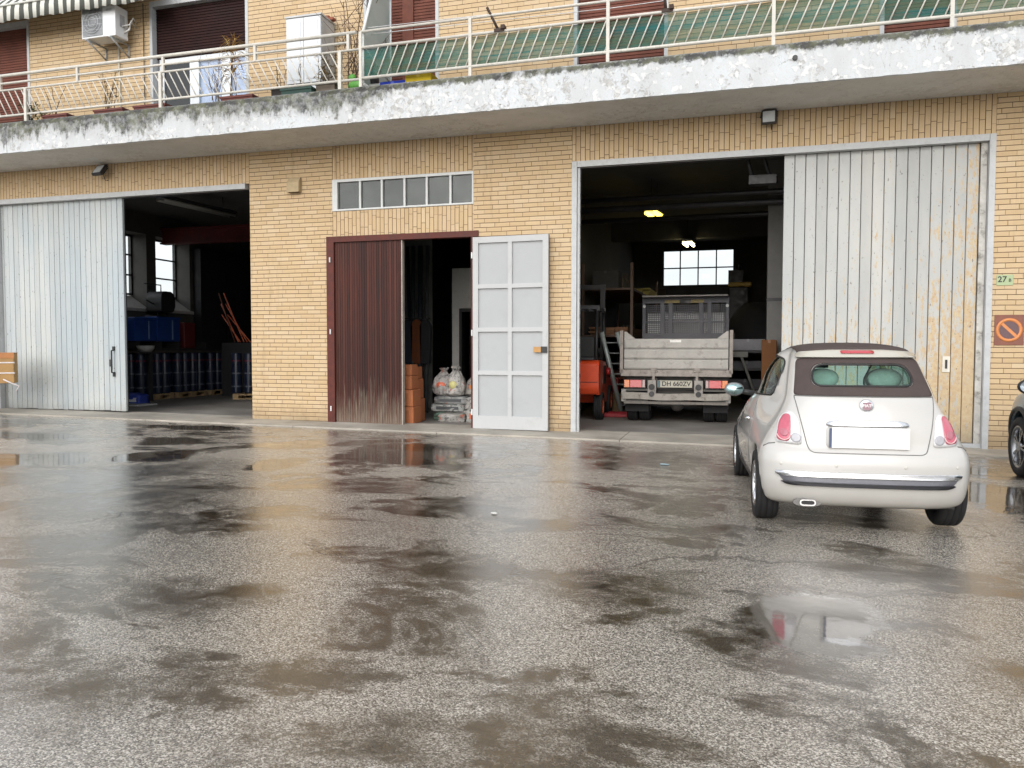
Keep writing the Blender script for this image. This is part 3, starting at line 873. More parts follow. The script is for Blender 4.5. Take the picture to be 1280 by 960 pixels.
def boolean(o, cutters):
    for c in cutters:
        c.parent = o.parent
        m = o.modifiers.new('b', 'BOOLEAN'); m.operation = 'DIFFERENCE'; m.object = c; m.solver = 'EXACT'
    dg = bpy.context.evaluated_depsgraph_get(); dg.update()
    me = bpy.data.meshes.new_from_object(o.evaluated_get(dg))
    old = o.data; o.modifiers.clear(); o.data = me; bpy.data.meshes.remove(old)
    for c in cutters:
        d = c.data; bpy.data.objects.remove(c); bpy.data.meshes.remove(d)
def cutter(b):
    bmesh.ops.recalc_face_normals(b.bm, faces=b.bm.faces)
    me = bpy.data.meshes.new('cut'); b.bm.to_mesh(me); b.bm.free()
    o = bpy.data.objects.new('cut', me); COL.objects.link(o); return o
def rounded(pts, r, n=5):
    """polygon with rounded corners; r number or list"""
    out = []; m = len(pts)
    for i, p in enumerate(pts):
        p = Vector(p); a = Vector(pts[i-1]); c = Vector(pts[(i+1) % m]); rr = r[i] if isinstance(r, (list, tuple)) else r
        u = (a-p); v = (c-p); ru = min(rr, u.length*.49); rv = min(rr, v.length*.49)
        A = p+u.normalized()*ru; B = p+v.normalized()*rv
        for k in range(n+1):
            t = k/n; out.append(tuple((A*(1-t)**2+p*2*t*(1-t)+B*t*t)))
    return out
def resample(pts, n):
    P = [Vector(p) for p in pts]; P.append(P[0]); L = [0]
    for a, b in zip(P, P[1:]): L.append(L[-1]+(b-a).length)
    out = []; j = 0
    for i in range(n):
        s = L[-1]*i/n
        while L[j+1] < s: j += 1
        t = (s-L[j])/max(1e-9, L[j+1]-L[j]); out.append(P[j].lerp(P[j+1], t))
    return out
class Skin:
    def __init__(s, loops):
        bm = bmesh.new(); loft(bm, loops); bm.normal_update()
        vs = [v.co.copy() for v in bm.verts]
        bm.verts.index_update()
        fs = [[v.index for v in f.verts] for f in bm.faces]
        s.t = BVHTree.FromPolygons(vs, fs); bm.free()
    def hit(s, p, axis, sgn):
        """p 2D; axis 'y': (x,z) cast along +y from the rear (sgn=1) or from the front (-1); 'x': (y,z) from side sgn; 'z': (x,y) from above"""
        if axis == 'y': o, d = Vector((p[0], -2 if sgn > 0 else 9, p[1])), Vector((0, sgn, 0))
        elif axis == 'x': o, d = Vector((3*sgn, p[0], p[1])), Vector((-sgn, 0, 0))
        else: o, d = Vector((p[0], p[1], 4)), Vector((0, 0, -1))
        h = s.t.ray_cast(o, d)
        if h[0] is None: return (None, None)
        assert h[1].length > .5
        return h[0], (h[1] if h[1].dot(d) < 0 else -h[1])
    def patch(s, outer, inner=None, axis='y', sgn=1, off=.004, n=72, m=7, thick=.012):
        O = resample(outer, n)
        if inner is None:
            c = sum((Vector(p) for p in O), Vector((0, 0)))/n; I = [c+(p-c)*.02 for p in O]
        else:
            I = []
            c = sum((Vector(p) for p in inner), Vector((0, 0)))/len(inner)
            J = resample(inner, 400)
            for p in O:
                a = math.atan2(p.y-c.y, p.x-c.x)
                I.append(min(J, key=lambda q: abs((math.atan2(q.y-c.y, q.x-c.x)-a+PI) % (2*PI)-PI)))
        b = MB(); rows = []
        for k in range(m+1):
            t = k/m; row = []
            for a, i in zip(O, I):
                p = a.lerp(i, t); h, nn = s.hit(p, axis, sgn)
                if h is None:
                    for sh in (.97, .94, .9, .85):
                        q = c+(p-c)*sh; h, nn = s.hit(q, axis, sgn)
                        if h is not None: break
                if h is None: h, nn = Vector((0, 0, 0)), Vector((0, 0, 1))
                row.append(h+nn*off)
            rows.append([b.bm.verts.new(v) for v in row])
        for r0, r1 in zip(rows, rows[1:]):
            for k in range(n):
                f = b.bm.faces.new((r0[k], r0[(k+1) % n], r1[(k+1) % n], r1[k])); f.smooth = True
        if inner is None: b.bm.faces.new(rows[-1]).smooth = True
        bmesh.ops.recalc_face_normals(b.bm, faces=b.bm.faces)
        # outward check
        b.bm.normal_update()
        f0 = next(iter(b.bm.faces)); d = {'y': Vector((0, -sgn, 0)), 'x': Vector((sgn, 0, 0)), 'z': Vector((0, 0, 1))}[axis]
        if sum((f.normal.dot(d) for f in b.bm.faces)) < 0: bmesh.ops.reverse_faces(b.bm, faces=list(b.bm.faces))
        if thick:
            b.bm.normal_update()
            ed = [e for e in b.bm.edges if e.is_boundary]
            r = bmesh.ops.extrude_edge_only(b.bm, edges=ed)
            nv = [v for v in r['geom'] if isinstance(v, bmesh.types.BMVert)]
            for v in nv: v.co = v.co - d*thick
        return b
    def line(s, pts, r, axis='y', sgn=1, off=.0, closed=False, step=.02):
        P = [Vector(p) for p in pts]
        if closed: P.append(P[0])
        out = []
        for a, c in zip(P, P[1:]):
            k = max(1, int((c-a).length/step))
            for i in range(k):
                h, nn = s.hit(a.lerp(c, i/k), axis, sgn)
                if h is not None: out.append(h+nn*off)
        h, nn = s.hit(P[-1], axis, sgn)
        if h is not None: out.append(h+nn*off)
        b = MB(); b.tube(out, r, 6); return b
@cached
def paint(col, flake=.0, coat=1., rough=.35):
    g = NG('car paint'); o = g.obj()
    n = g.noise(o, 5, 5); dr = g.voro(o, 95)
    c = g.mix(g.rng(n, .35, .7, 0, .12), col, tuple(x*.8 for x in col))
    x, y, z = g.sep(o)
    low = g.rng(g.add(z, g.mul(g.sub(n, .5), .25)), .18, .42, .35, 0.)
    c = g.mix(low, c, (.25, .22, .17))
    drops = g.mul(g.rng(dr, .0, .30, 1., 0.), g.rng(g.noise(o, 20, 2), .5, .6))
    return g.bsdf(c, rough, flake, g.bump(drops, .10, .0015), .5, coat, .03)
CHROME = metal((.75, .76, .78), .08, .15)
ALLOY = metal((.62, .63, .65), .22, .3)
GREYMET = metal((.30, .31, .33), .28, .2)
def lens(col, name='lamp lens'):
    key = ('lens', col)
    if key not in MATS:
        g = NG(name); o = g.obj(); x, y, z = g.sep(o)
        rib = g.math('SINE', g.mul(x, 320.))
        MATS[key] = g.bsdf(g.mix(g.rng(g.noise(o, 30, 2), .3, .7, 0, .3), col, tuple(q*.6 for q in col)), .12, 0, g.bump(rib, .1, .002), .5, .6)
    return MATS[key]
def wheel(parent, x, y, r, width, side, rim_m, spokes=5, rr=.64, dbl=False):
    """side -1 left / +1 right: the outer face looks that way"""
    b = MB(); h = width/2
    prof = [(r*rr, -h*.92), (r*.80, -h), (r*.93, -h*.97), (r*.985, -h*.80), (r, -h*.55), (r*.985, -h*.52), (r*.985, -h*.46), (r, -h*.44), (r, -.04*h), (r*.985, -.03*h), (r*.985, .03*h), (r, .04*h),
            (r, h*.44), (r*.985, h*.46), (r*.985, h*.52), (r, h*.55), (r*.985, h*.80), (r*.93, h*.97), (r*.80, h), (r*rr, h*.92)]
    b.lathe(prof, (x, y, r), 'x', 48, 'loop')
    wo = b.build('wheel', RUBBER, parent)
    b = MB(); s = side
    R0 = r*rr
    b.lathe([(R0*1.02, s*h*.9), (R0*.96, s*h*.95), (R0*.90, s*h*.82), (R0*.88, s*h*.2), (R0*.88, -s*h*.8)], (x, y, r), 'x', 48, False)
    for k in range(spokes):
        a = 2*PI*k/spokes+.3
        for da in (-.16, .16):
            M = Matrix.Translation((x, y, r)) @ Matrix.Rotation(a+da*1.0, 4, 'X')
            b.box(min(s*h*.45, s*h*.8), max(s*h*.45, s*h*.8), -.011, .011, R0*.16, R0*.93, M)
    b.cyl((x+s*h*.3, y, r), (x+s*h*.82, y, r), R0*.22, 16)
    b.build('rim', rim_m, wo)
    b = MB(); b.cyl((x-s*h*.5, y, r), (x+s*h*.15, y, r), R0*.86, 24); b.build('brake_disc', plain((.03, .03, .03), .6), wo)
    return wo
def write(t, *pts): pass

def small_car():
    t = thing('parked_car', 'small white hatchback with dark folding fabric roof parked nose to the garage doors', 'car', (.93, -6.22, gz(1)+.002), R(4.4))
    tab = [(.205, .10, 3.40, .715), (.235, .055, 3.48, .742), (.33, .014, 3.53, .766), (.43, .0, 3.546, .776), (.53, .0, 3.545, .780), (.61, .016, 3.53, .772), (.655, .044, 3.50, .757),
           (.69, .062, 3.48, .740), (.76, .068, 3.45, .705), (.84, .080, 3.36, .657), (.91, .098, 3.2, .618), (.97, .116, 2.95, .590), (1.02, .136, 2.66, .570), (1.06, .160, 2.58, .558),
           (1.12, .215, 2.48, .546), (1.20, .294, 2.37, .530), (1.28, .376, 2.22, .512), (1.35, .456, 2.06, .494), (1.395, .53, 1.92, .475), (1.428, .62, 1.80, .44), (1.452, .74, 1.66, .37), (1.470, .92, 1.48, .26), (1.478, 1.1, 1.3, .10)]
    bulge = pchip([.2, .5, .7, .9, 1.0, 1.2, 1.35, 1.5], [.0, .02, .09, .24, .27, .25, .18, .0])
    zs = []
    q = .205
    while q < 1.40: zs.append(q); q += .018
    while q < 1.455: zs.append(q); q += .008
    while q < 1.4775: zs.append(q); q += .003
    zs.append(1.478)
    loops = body_loops(tab, zs, 0, .32, .75, 3.0, 2.4, bulge)
    skin = Skin(loops)
    bm = bmesh.new(); loft(bm, loops)
    zi = [z for z in zs if .27 <= z <= 1.43]
    loft(bm, [[(x, y, z-.012) for (x, y, z) in l] for l in body_loops(tab, zi, .05, .32, .75, 3.0, 2.4, bulge)], True)
    b = MB(); b.bm.free(); b.bm = bm
    white = paint((.485, .475, .455))
    body = b.build('body', white, t, recalc=False)
    # openings
    rw = rounded([(-.378, 1.135), (.378, 1.135), (.352, 1.302), (-.352, 1.302)], [.08, .08, .10, .10], 7)
    sw = rounded([(.66, 1.035), (2.42, 1.0), (2.14, 1.20), (1.72, 1.362), (1.05, 1.385), (.74, 1.33)], [.06, .06, .3, .3, .16, .12], 6)
    ws = rounded([(-.60, 1.045), (.60, 1.045), (.47, 1.36), (-.47, 1.36)], .06, 5)
    cut = [cutter(MB().prism(rw, -.5, 1.0, 'y')), cutter(MB().prism(sw, -1.2, -.3, 'x')), cutter(MB().prism(sw, .3, 1.2, 'x')), cutter(MB().prism(ws, 1.75, 3.2, 'y'))]
    WR, WF, WRAD = .565, 2.865, .292
    for y in (WR, WF):
        for s in (-1, 1): cut.append(cutter(MB().cyl((s*.54, y, .30), (s*1.1, y, .30), .335, 40)))
    boolean(body, cut)
    body.data.materials.clear(); body.data.materials.append(white)
    for p in body.data.polygons: p.use_smooth = True
    # arch liners, floor pan
    b = MB()
    for y in (WR, WF):
        for s in (-1, 1): b.box(min(s*.49, s*.535), max(s*.49, s*.535), y-.34, y+.34, .24, .63)
    b.box(-.60, .68, .25, 3.2, .19, .24)
    b.box(-.5, .5, .16, .5, .21, .25)
    b.build('underbody', BLACKP, t)
    G = glass((.56, .78, .72), .02)
    GS = glass((.36, .46, .43), .02)
    skin.patch(rw, None, 'y', 1, -.012, 72, 6, 0).build('rear_window', G, t)
    for s in (-1, 1): skin.patch(sw, None, 'x', s, -.012, 72, 6, 0).build('side_window', GS, t)
    skin.patch(ws, None, 'y', -1, -.012, 72, 6, 0).build('windscreen', glass((.78, .88, .85), .02), t)
    # fabric: rear panel round the window, and the top
    fab = plain((.070, .054, .050), .85, 0, .16, 9, .25, .2)
    fo = rounded([(-.512, 1.06), (.512, 1.06), (.458, 1.352), (-.458, 1.352)], [.02, .02, .04, .04], 4)
    rwo = rounded([(-.388, 1.127), (.388, 1.127), (.362, 1.311), (-.362, 1.311)], [.08, .08, .10, .10], 7)
    fr = skin.patch(fo, rwo, 'y', 1, .006, 160, 8).build('fabric_roof', fab, t)
    skin.patch(rounded([(-.44, .60), (.44, .60), (.42, 1.78), (-.42, 1.78)], .06, 4), None, 'z', 1, .010, 96, 10).build('roof_fabric', fab, fr)
    seal = plain((.012, .012, .012), .5)
    skin.line(rw+[rw[0]], .009, 'y', 1, .004, step=.02).build('window_seal', seal, fr)
    # spoiler lip with high brake lamp
    lip = rounded([(-.462, 1.342), (.462, 1.342), (.435, 1.385), (.2, 1.40), (-.2, 1.40), (-.435, 1.385)], .02, 3)
    sp = skin.patch(lip, None, 'y', 1, .028, 96, 5, .05).build('spoiler', paint((.44, .42, .36)), t)
    skin.patch(rounded([(-.13, 1.366), (.13, 1.366), (.125, 1.39), (-.125, 1.39)], .012, 3), None, 'y', 1, .035, 48, 3, .02).build('brake_lamp', lens((.45, .03, .045)), sp)
    # tail lamps
    for s in (-1, 1):
        ol = [(s*x, z) for x, z in ((.468, .680), (.648, .688), (.660, .72), (.630, .85), (.588, .920), (.528, .930), (.490, .88))]
        ch = skin.patch(rounded(ol, .035, 4), None, 'y', 1, .012, 60, 4, .03).build('tail_lamp', plain((.62, .62, .63), .2, 0, .05, 6, 0, .6, 0., 1.), t)
        rd = [(s*x, z) for x, z in ((.560, .700), (.636, .705), (.646, .73), (.618, .845), (.582, .906), (.542, .909), (.548, .78))]
        skin.patch(rounded(rd, .025, 4), None, 'y', 1, .019, 48, 4, .01).build('red_lens', lens((.50, .10, .15)), ch)
        cl = [(s*(.512+.036*math.cos(a)), .732+.036*math.sin(a)) for a in [2*PI*k/24 for k in range(24)]]
        skin.patch(cl, None, 'y', 1, .019, 32, 3, .01).build('reverse_lens', lens((.40, .40, .43)), ch)
        b = skin.line([(s*(.594+.044*math.cos(a)), .757+.046*math.sin(a)) for a in [PI*(1.05+.9*k/12) for k in range(13)]], .005, 'y', 1, .022); b.build('lens_ring', lens((.75, .45, .45)), ch)
        cl = [(s*(.592+.030*math.cos(a)), .767+.030*math.sin(a)) for a in [2*PI*k/24 for k in range(24)]]
        skin.patch(cl, None, 'y', 1, .021, 32, 3, .01).build('indicator_lens', lens((.42, .13, .17)), ch)
    # hatch seam, bumper seam, door seams
    seam = plain((.16, .16, .155), .7, 0, .1)
    hs_ = [(-.513, 1.05), (-.485, .90), (-.430, .655), (-.395, .628), (.395, .628), (.430, .655), (.485, .90), (.513, 1.05)]
    skin.line(rounded(hs_, [.0, .05, .06, .03, .03, .06, .05, .0], 4), .0045, 'y', 1, -.001).build('hatch_seam', seam, t)
    skin.line([(-.512, 1.057), (.512, 1.057)], .005, 'y', 1, .0).build('hatch_seam', seam, t)
    for s in (-1, 1):
        skin.line([(s*.665, .685), (s*.71, .675), (s*.745, .65)], .0055, 'y', 1, .0).build('bumper_seam', seam, t)
        skin.line([(2.33, .97), (2.38, .6), (2.30, .30)], .003, 'x', s, .0).build('door_seam', seam, t)
        skin.line([(1.02, .97), (.98, .6), (1.20, .28)], .003, 'x', s, .0).build('door_seam', seam, t)
        skin.line([(.24, .80), (.9, .815), (1.9, .82), (3.0, .80)], .0025, 'x', s, .001).build('waist_crease', paint((.55, .54, .5)), t)
        skin.line(rounded(sw, .02, 2)+[sw[0]], .008, 'x', s, .001).build('window_trim', seal, t)
        b = MB(); hh, nn = skin.hit((1.16, .80), 'x', s)
        b.tube([(hh.x, 1.10, .800), (hh.x+s*.03, 1.13, .80), (hh.x+s*.03, 1.25, .80), (hh.x, 1.28, .80)], .012, 8); b.build('door_handle', CHROME, t)
        # sill
        skin.line([(.95, .275), (2.45, .275)], .02, 'x', s, -.004).build('sill', BLACKP, t)
    # badge, handle bar, plate
    b = MB(); hb = skin.hit((0, .99), 'y', 1)[0]
    b.lathe([(.0001, -.012), (.047, -.012), (.052, -.004), (.052, .02)], (0, hb.y-.004, .99), 'y', 32, False)
    bo = b.build('badge', CHROME, t)
    b = MB(); b.prism(rounded([(-.032, 1.02), (.032, 1.02), (.032, .975), (.02, .960), (-.02, .960), (-.032, .975)], .012, 3), hb.y-.019, hb.y-.010, 'y')
    b.build('badge_shield', plain((.28, .17, .20), .35), bo)
    text_part('badge_letters', 'FIAT', .032, plain((.75, .72, .73), .3), bo, Matrix.Translation((0, hb.y-.0195, .992)) @ UP_Y, .001)
    hy = skin.hit((0, .80), 'y', 1)[0].y
    bar = rounded([(-.298, .832), (.298, .832), (.295, .858), (.25, .874), (-.25, .874), (-.295, .858)], [.01, .01, .02, .06, .06, .02], 4)
    ho = skin.patch(bar, None, 'y', 1, .016, 64, 4, .03).build('hatch_handle', CHROME, t)
    text_part('model_script', '500', .026, GREYMET, ho, Matrix.Translation((.02, skin.hit((0, .853), 'y', 1)[0].y-.019, .853)) @ UP_Y, .001)
    rec = rounded([(-.300, .665), (.300, .665), (.298, .832), (-.298, .832)], .02, 3)
    skin.patch(rec, None, 'y', 1, .002, 48, 3, .004).build('plate_recess', paint((.58, .575, .55)), t)
    py = skin.hit((0, .70), 'y', 1)[0].y
    b = MB(); b.box(-.262, .292, py-.030, py-.012, .670, .828); po = b.build('number_plate', plain((.84, .84, .84), .35, 0, .01), t)
    b = MB(); b.box(-.280, -.263, py-.028, py-.012, .673, .820); b.build('plate_band', plain((.07, .09, .16), .4), po)
    # bumper strip: chrome over dark grey
    def strip(z0, z1, w0, w1, off, m, nm, par):
        o = rounded([(-w0, z0), (w0, z0), (w1, z1), (-w1, z1)], [.06, .06, .02, .02], 5)
        return skin.patch(o, None, 'y', 1, off, 120, 5, .04).build(nm, m, par)
    bs = strip(.378, .480, .59, .665, .012, plain((.16, .165, .19), .3, 0, .15, 5, 0, .5, 0., .5), 'bumper_strip', t)
    strip(.376, .404, .575, .63, .022, plain((.02, .02, .024), .35), 'strip_edge', bs)
    strip(.444, .482, .650, .667, .026, CHROME, 'chrome_strip', bs)
    for x in (-.63, -.23, .26, .64):
        cl = [(x+.011*math.cos(a), .535+.011*math.sin(a)) for a in [2*PI*k/16 for k in range(16)]]
        skin.patch(cl, None, 'y', 1, .003, 16, 2, .004).build('parking_sensor', paint((.52, .51, .47)), t)
    # exhaust with chrome finisher
    b = MB()
    o1 = [(-.43+.105*math.cos(a), .235+.036*math.sin(a)) for a in [2*PI*k/28 for k in range(28)]]
    b.prism(o1, .06, .09, 'y'); eo = b.build('exhaust_trim', plain((.17, .165, .16), .4, .3, .3, 20, .1), t)
    b = MB()
    o2 = rounded([(-.490, .212), (-.370, .212), (-.370, .262), (-.490, .262)], .028, 5)
    oi = rounded([(-.479, .222), (-.381, .222), (-.381, .252), (-.479, .252)], .022, 5)
    A = [b.bm.verts.new((p[0], .03, p[1])) for p in o2]; B = [b.bm.verts.new((p[0], .3, p[1])) for p in o2]
    Ci = [b.bm.verts.new((p[0], .03, p[1])) for p in oi]; D = [b.bm.verts.new((p[0], .2, p[1])) for p in oi]
    n = len(o2)
    for k in range(n):
        k2 = (k+1) % n
        for q in ((A[k], A[k2], B[k2], B[k]), (A[k], Ci[k], Ci[k2], A[k2]), (Ci[k], D[k], D[k2], Ci[k2])): b.bm.faces.new(q)
    b.build('tailpipe', metal((.42, .42, .43), .2, .4), eo)
    b = MB(); b.prism(oi, .045, .05, 'y'); b.build('pipe_bore', BLACKP, eo)
    # wheels
    for y in (WR, WF):
        for s in (-1, 1): wheel(t, s*.698, y, WRAD, .185, s, ALLOY, 7, .66)
    # mirrors
    for s in (-1, 1):
        b = MB(); b.ball((s*.85, 2.20, 1.01), .10, .085, .072, 20, 12)
        for v in b.bm.verts:
            if v.co.y < 2.165: v.co.y = 2.165
        mo = b.build('door_mirror', paint((.11, .115, .12)), t)
        b = MB(); b.tube([(s*.62, 2.25, .96), (s*.78, 2.22, .99)], .028, 8); b.build('mirror_arm', BLACKP, mo)
        b = MB(); b.lathe([(.0001, 0), (.0001, 0)], (0, 0, 0), 'y', 4, False); b.bm.clear()
        rings = [[b.bm.verts.new((s*.845+.084*f*math.cos(a), 2.158-.026*(1-f*f), 1.01+.056*f*math.sin(a))) for a in [2*PI*k/28 for k in range(28)]] for f in (1., .85, .65, .4, .15)]
        for r0, r1 in zip(rings, rings[1:]):
            for k in range(28): b.bm.faces.new((r0[k], r0[(k+1) % 28], r1[(k+1) % 28], r1[k])).smooth = True
        b.bm.faces.new(rings[-1]).smooth = True
        mg = NG('mirror glass'); b.build('mirror_glass', mg.bsdf((.30, .42, .42), .04, 1.0), mo)
    # cabin
    seat = plain((.38, .37, .33), .8); dark = plain((.03, .03, .032), .7)
    for s in (-1, 1):
        b = MB(); b.prism(rounded([(1.30, .42), (1.44, .42), (1.24, 1.00), (1.10, 1.00)], .05, 4), s*.34-.22, s*.34+.22, 'x'); b.bevel(.02, 2); so_ = b.build('front_seat', seat, t)
        b = MB(); b.ball((s*.34, 1.13, 1.16), .14, .05, .10, 16, 10); b.build('headrest', seat, so_)
        b = MB(); b.ball((s*.245, .62, 1.185), .135, .05, .085, 18, 10); hr = b.build('headrest', plain((.62, .63, .60), .7), t)
    b = MB(); b.box(-.58, .58, .52, .70, .30, 1.03); b.bevel(.03, 2); b.build('rear_seat', seat, t)
    b = MB(); b.box(-.6, .6, 2.15, 2.50, .70, .97); b.bevel(.05, 2); b.build('dashboard', dark, t)
    b = MB(); b.lathe([(.17+.016*math.cos(a), .016*math.sin(a)) for a in [2*PI*k/8 for k in range(8)]], (0, 0, 0), 'y', 28, 'loop')
    for v in b.bm.verts: v.co = Matrix.Translation((-.34, 1.98, .93)) @ Matrix.Rotation(R(-22), 4, 'X') @ v.co
    b.build('steering_wheel', dark, t)
    b = MB(); b.box(-.06, .06, 2.08, 2.09, 1.24, 1.29); b.build('rear_view_mirror', dark, t)
    return t
small_car()

def dark_suv():
    t = thing('parked_car', 'dark blue-grey car at the right edge, only front wheel and mirror in view', 'car', (3.93, -5.63, gz(3.9)+.002), 0)
    tab = [(.20, .14, 3.98, .80), (.28, .06, 4.06, .85), (.40, .0, 4.11, .885), (.60, .0, 4.12, .895), (.75, .03, 4.10, .893), (.88, .07, 4.03, .88), (.96, .10, 3.85, .862), (1.02, .13, 3.3, .835), (1.06, .16, 3.0, .81),
           (1.15, .22, 2.88, .775), (1.30, .34, 2.65, .715), (1.42, .45, 2.42, .655), (1.50, .55, 2.2, .58), (1.545, .75, 1.95, .46), (1.565, 1.1, 1.6, .2)]
    zs = [.20+.022*i for i in range(57)]+[1.454+.008*i for i in range(11)]+[1.54+.0045*i for i in range(6)]
    loops = body_loops(tab, zs, 0, .4, .85)
    skin = Skin(loops); bm = bmesh.new(); loft(bm, loops)
    zi = [z for z in zs if .28 <= z <= 1.52]
    loft(bm, [[(x, y, z-.012) for (x, y, z) in l] for l in body_loops(tab, zi, .05, .4, .85)], True)
    b = MB(); b.bm.free(); b.bm = bm
    pm = paint((.085, .125, .155), .35, 1., .3)
    body = b.build('body', pm, t, recalc=False)
    sw = rounded([(.70, 1.04), (2.80, 1.03), (2.35, 1.38), (1.9, 1.46), (1.0, 1.44)], [.08, .05, .3, .2, .2], 5)
    rw = rounded([(-.58, 1.10), (.58, 1.10), (.48, 1.40), (-.48, 1.40)], .08, 4)
    ws = rounded([(-.68, 1.09), (.68, 1.09), (.54, 1.44), (-.54, 1.44)], .06, 4)
    cut = [cutter(MB().prism(sw, -1.3, -.4, 'x')), cutter(MB().prism(sw, .4, 1.3, 'x')), cutter(MB().prism(rw, -.5, 1.0, 'y')), cutter(MB().prism(ws, 2.0, 3.6, 'y'))]
    WR, WF, rad = .62, 3.18, .345
    for y in (WR, WF):
        for s in (-1, 1): cut.append(cutter(MB().cyl((s*.60, y, .36), (s*1.2, y, .36), .40, 40)))
    boolean(body, cut)
    body.data.materials.clear(); body.data.materials.append(pm)
    for p in body.data.polygons: p.use_smooth = True
    for s in (-1, 1):
        skin.patch(sw, None, 'x', s, -.012, 60, 5, 0).build('side_window', glass((.25, .3, .3), .02), t)
        # black arch trim round each wheel
        for y in (WR, WF):
            pts = [(y+.425*math.cos(a), .36+.425*math.sin(a)) for a in [R(-12+204*k/20) for k in range(21)]]
            skin.line(pts, .026, 'x', s, .0).build('arch_trim', BLACKP, t)
        skin.line([(1.1, .30), (2.75, .30)], .05, 'x', s, -.01).build('sill', BLACKP, t)
        skin.line([(2.62, 1.0), (2.68, .6), (2.60, .35)], .004, 'x', s, .0).build('door_seam', BLACKP, t)
        b = MB(); hh = skin.hit((2.66, .92), 'x', s)[0]; b.box(hh.x-.01, hh.x+.01, 2.60, 2.74, .885, .925); b.bevel(.004); b.build('side_badge', CHROME, t)
        b = MB(); b.ball((s*.985, 2.55, 1.06), .12, .09, .085, 18, 12)
        for v in b.bm.verts:
            if v.co.y < 2.51: v.co.y = 2.51
        mo = b.build('door_mirror', BLACKP, t)
        vs_ = MB(); vs_.bm.faces.new([vs_.bm.verts.new((s*.985+.105*math.cos(a), 2.504, 1.06+.068*math.sin(a))) for a in [2*PI*k/24 for k in range(24)]])
        g = NG('mirror glass'); vs_.build('mirror_glass', g.bsdf((.24, .28, .32), .06, 1.), mo)
        b = MB(); b.tube([(s*.78, 2.6, 1.02), (s*.90, 2.57, 1.04)], .03, 8); b.build('mirror_arm', BLACKP, mo)
        for y in (WR, WF): wheel(t, s*.80, y, rad, .215, s, GREYMET, 5, .70)
        ol = [(s*x, z) for x, z in ((.50, .78), (.80, .80), (.78, .95), (.60, .93))]
        skin.patch(rounded(ol, .03, 3), None, 'y', 1, .01, 40, 4, .02).build('tail_lamp', lens((.4, .02, .02)), t)
    skin.patch(rw, None, 'y', 1, -.012, 48, 4, 0).build('rear_window', glass((.25, .3, .3), .02), t)
    skin.patch(ws, None, 'y', -1, -.012, 48, 4, 0).build('windscreen', glass((.6, .7, .7), .02), t)
    b = MB()
    for y in (WR, WF):
        for s in (-1, 1): b.cyl((s*.55, y, .36), (s*.59, y, .36), .395, 32)
    b.box(-.7, .7, .3, 3.8, .19, .26)
    b.build('underbody', BLACKP, t)
    b = MB(); b.box(-.26, .26, -.012, .02, .66, .77); b.build('number_plate', plain((.8, .8, .8), .4), t)
dark_suv()
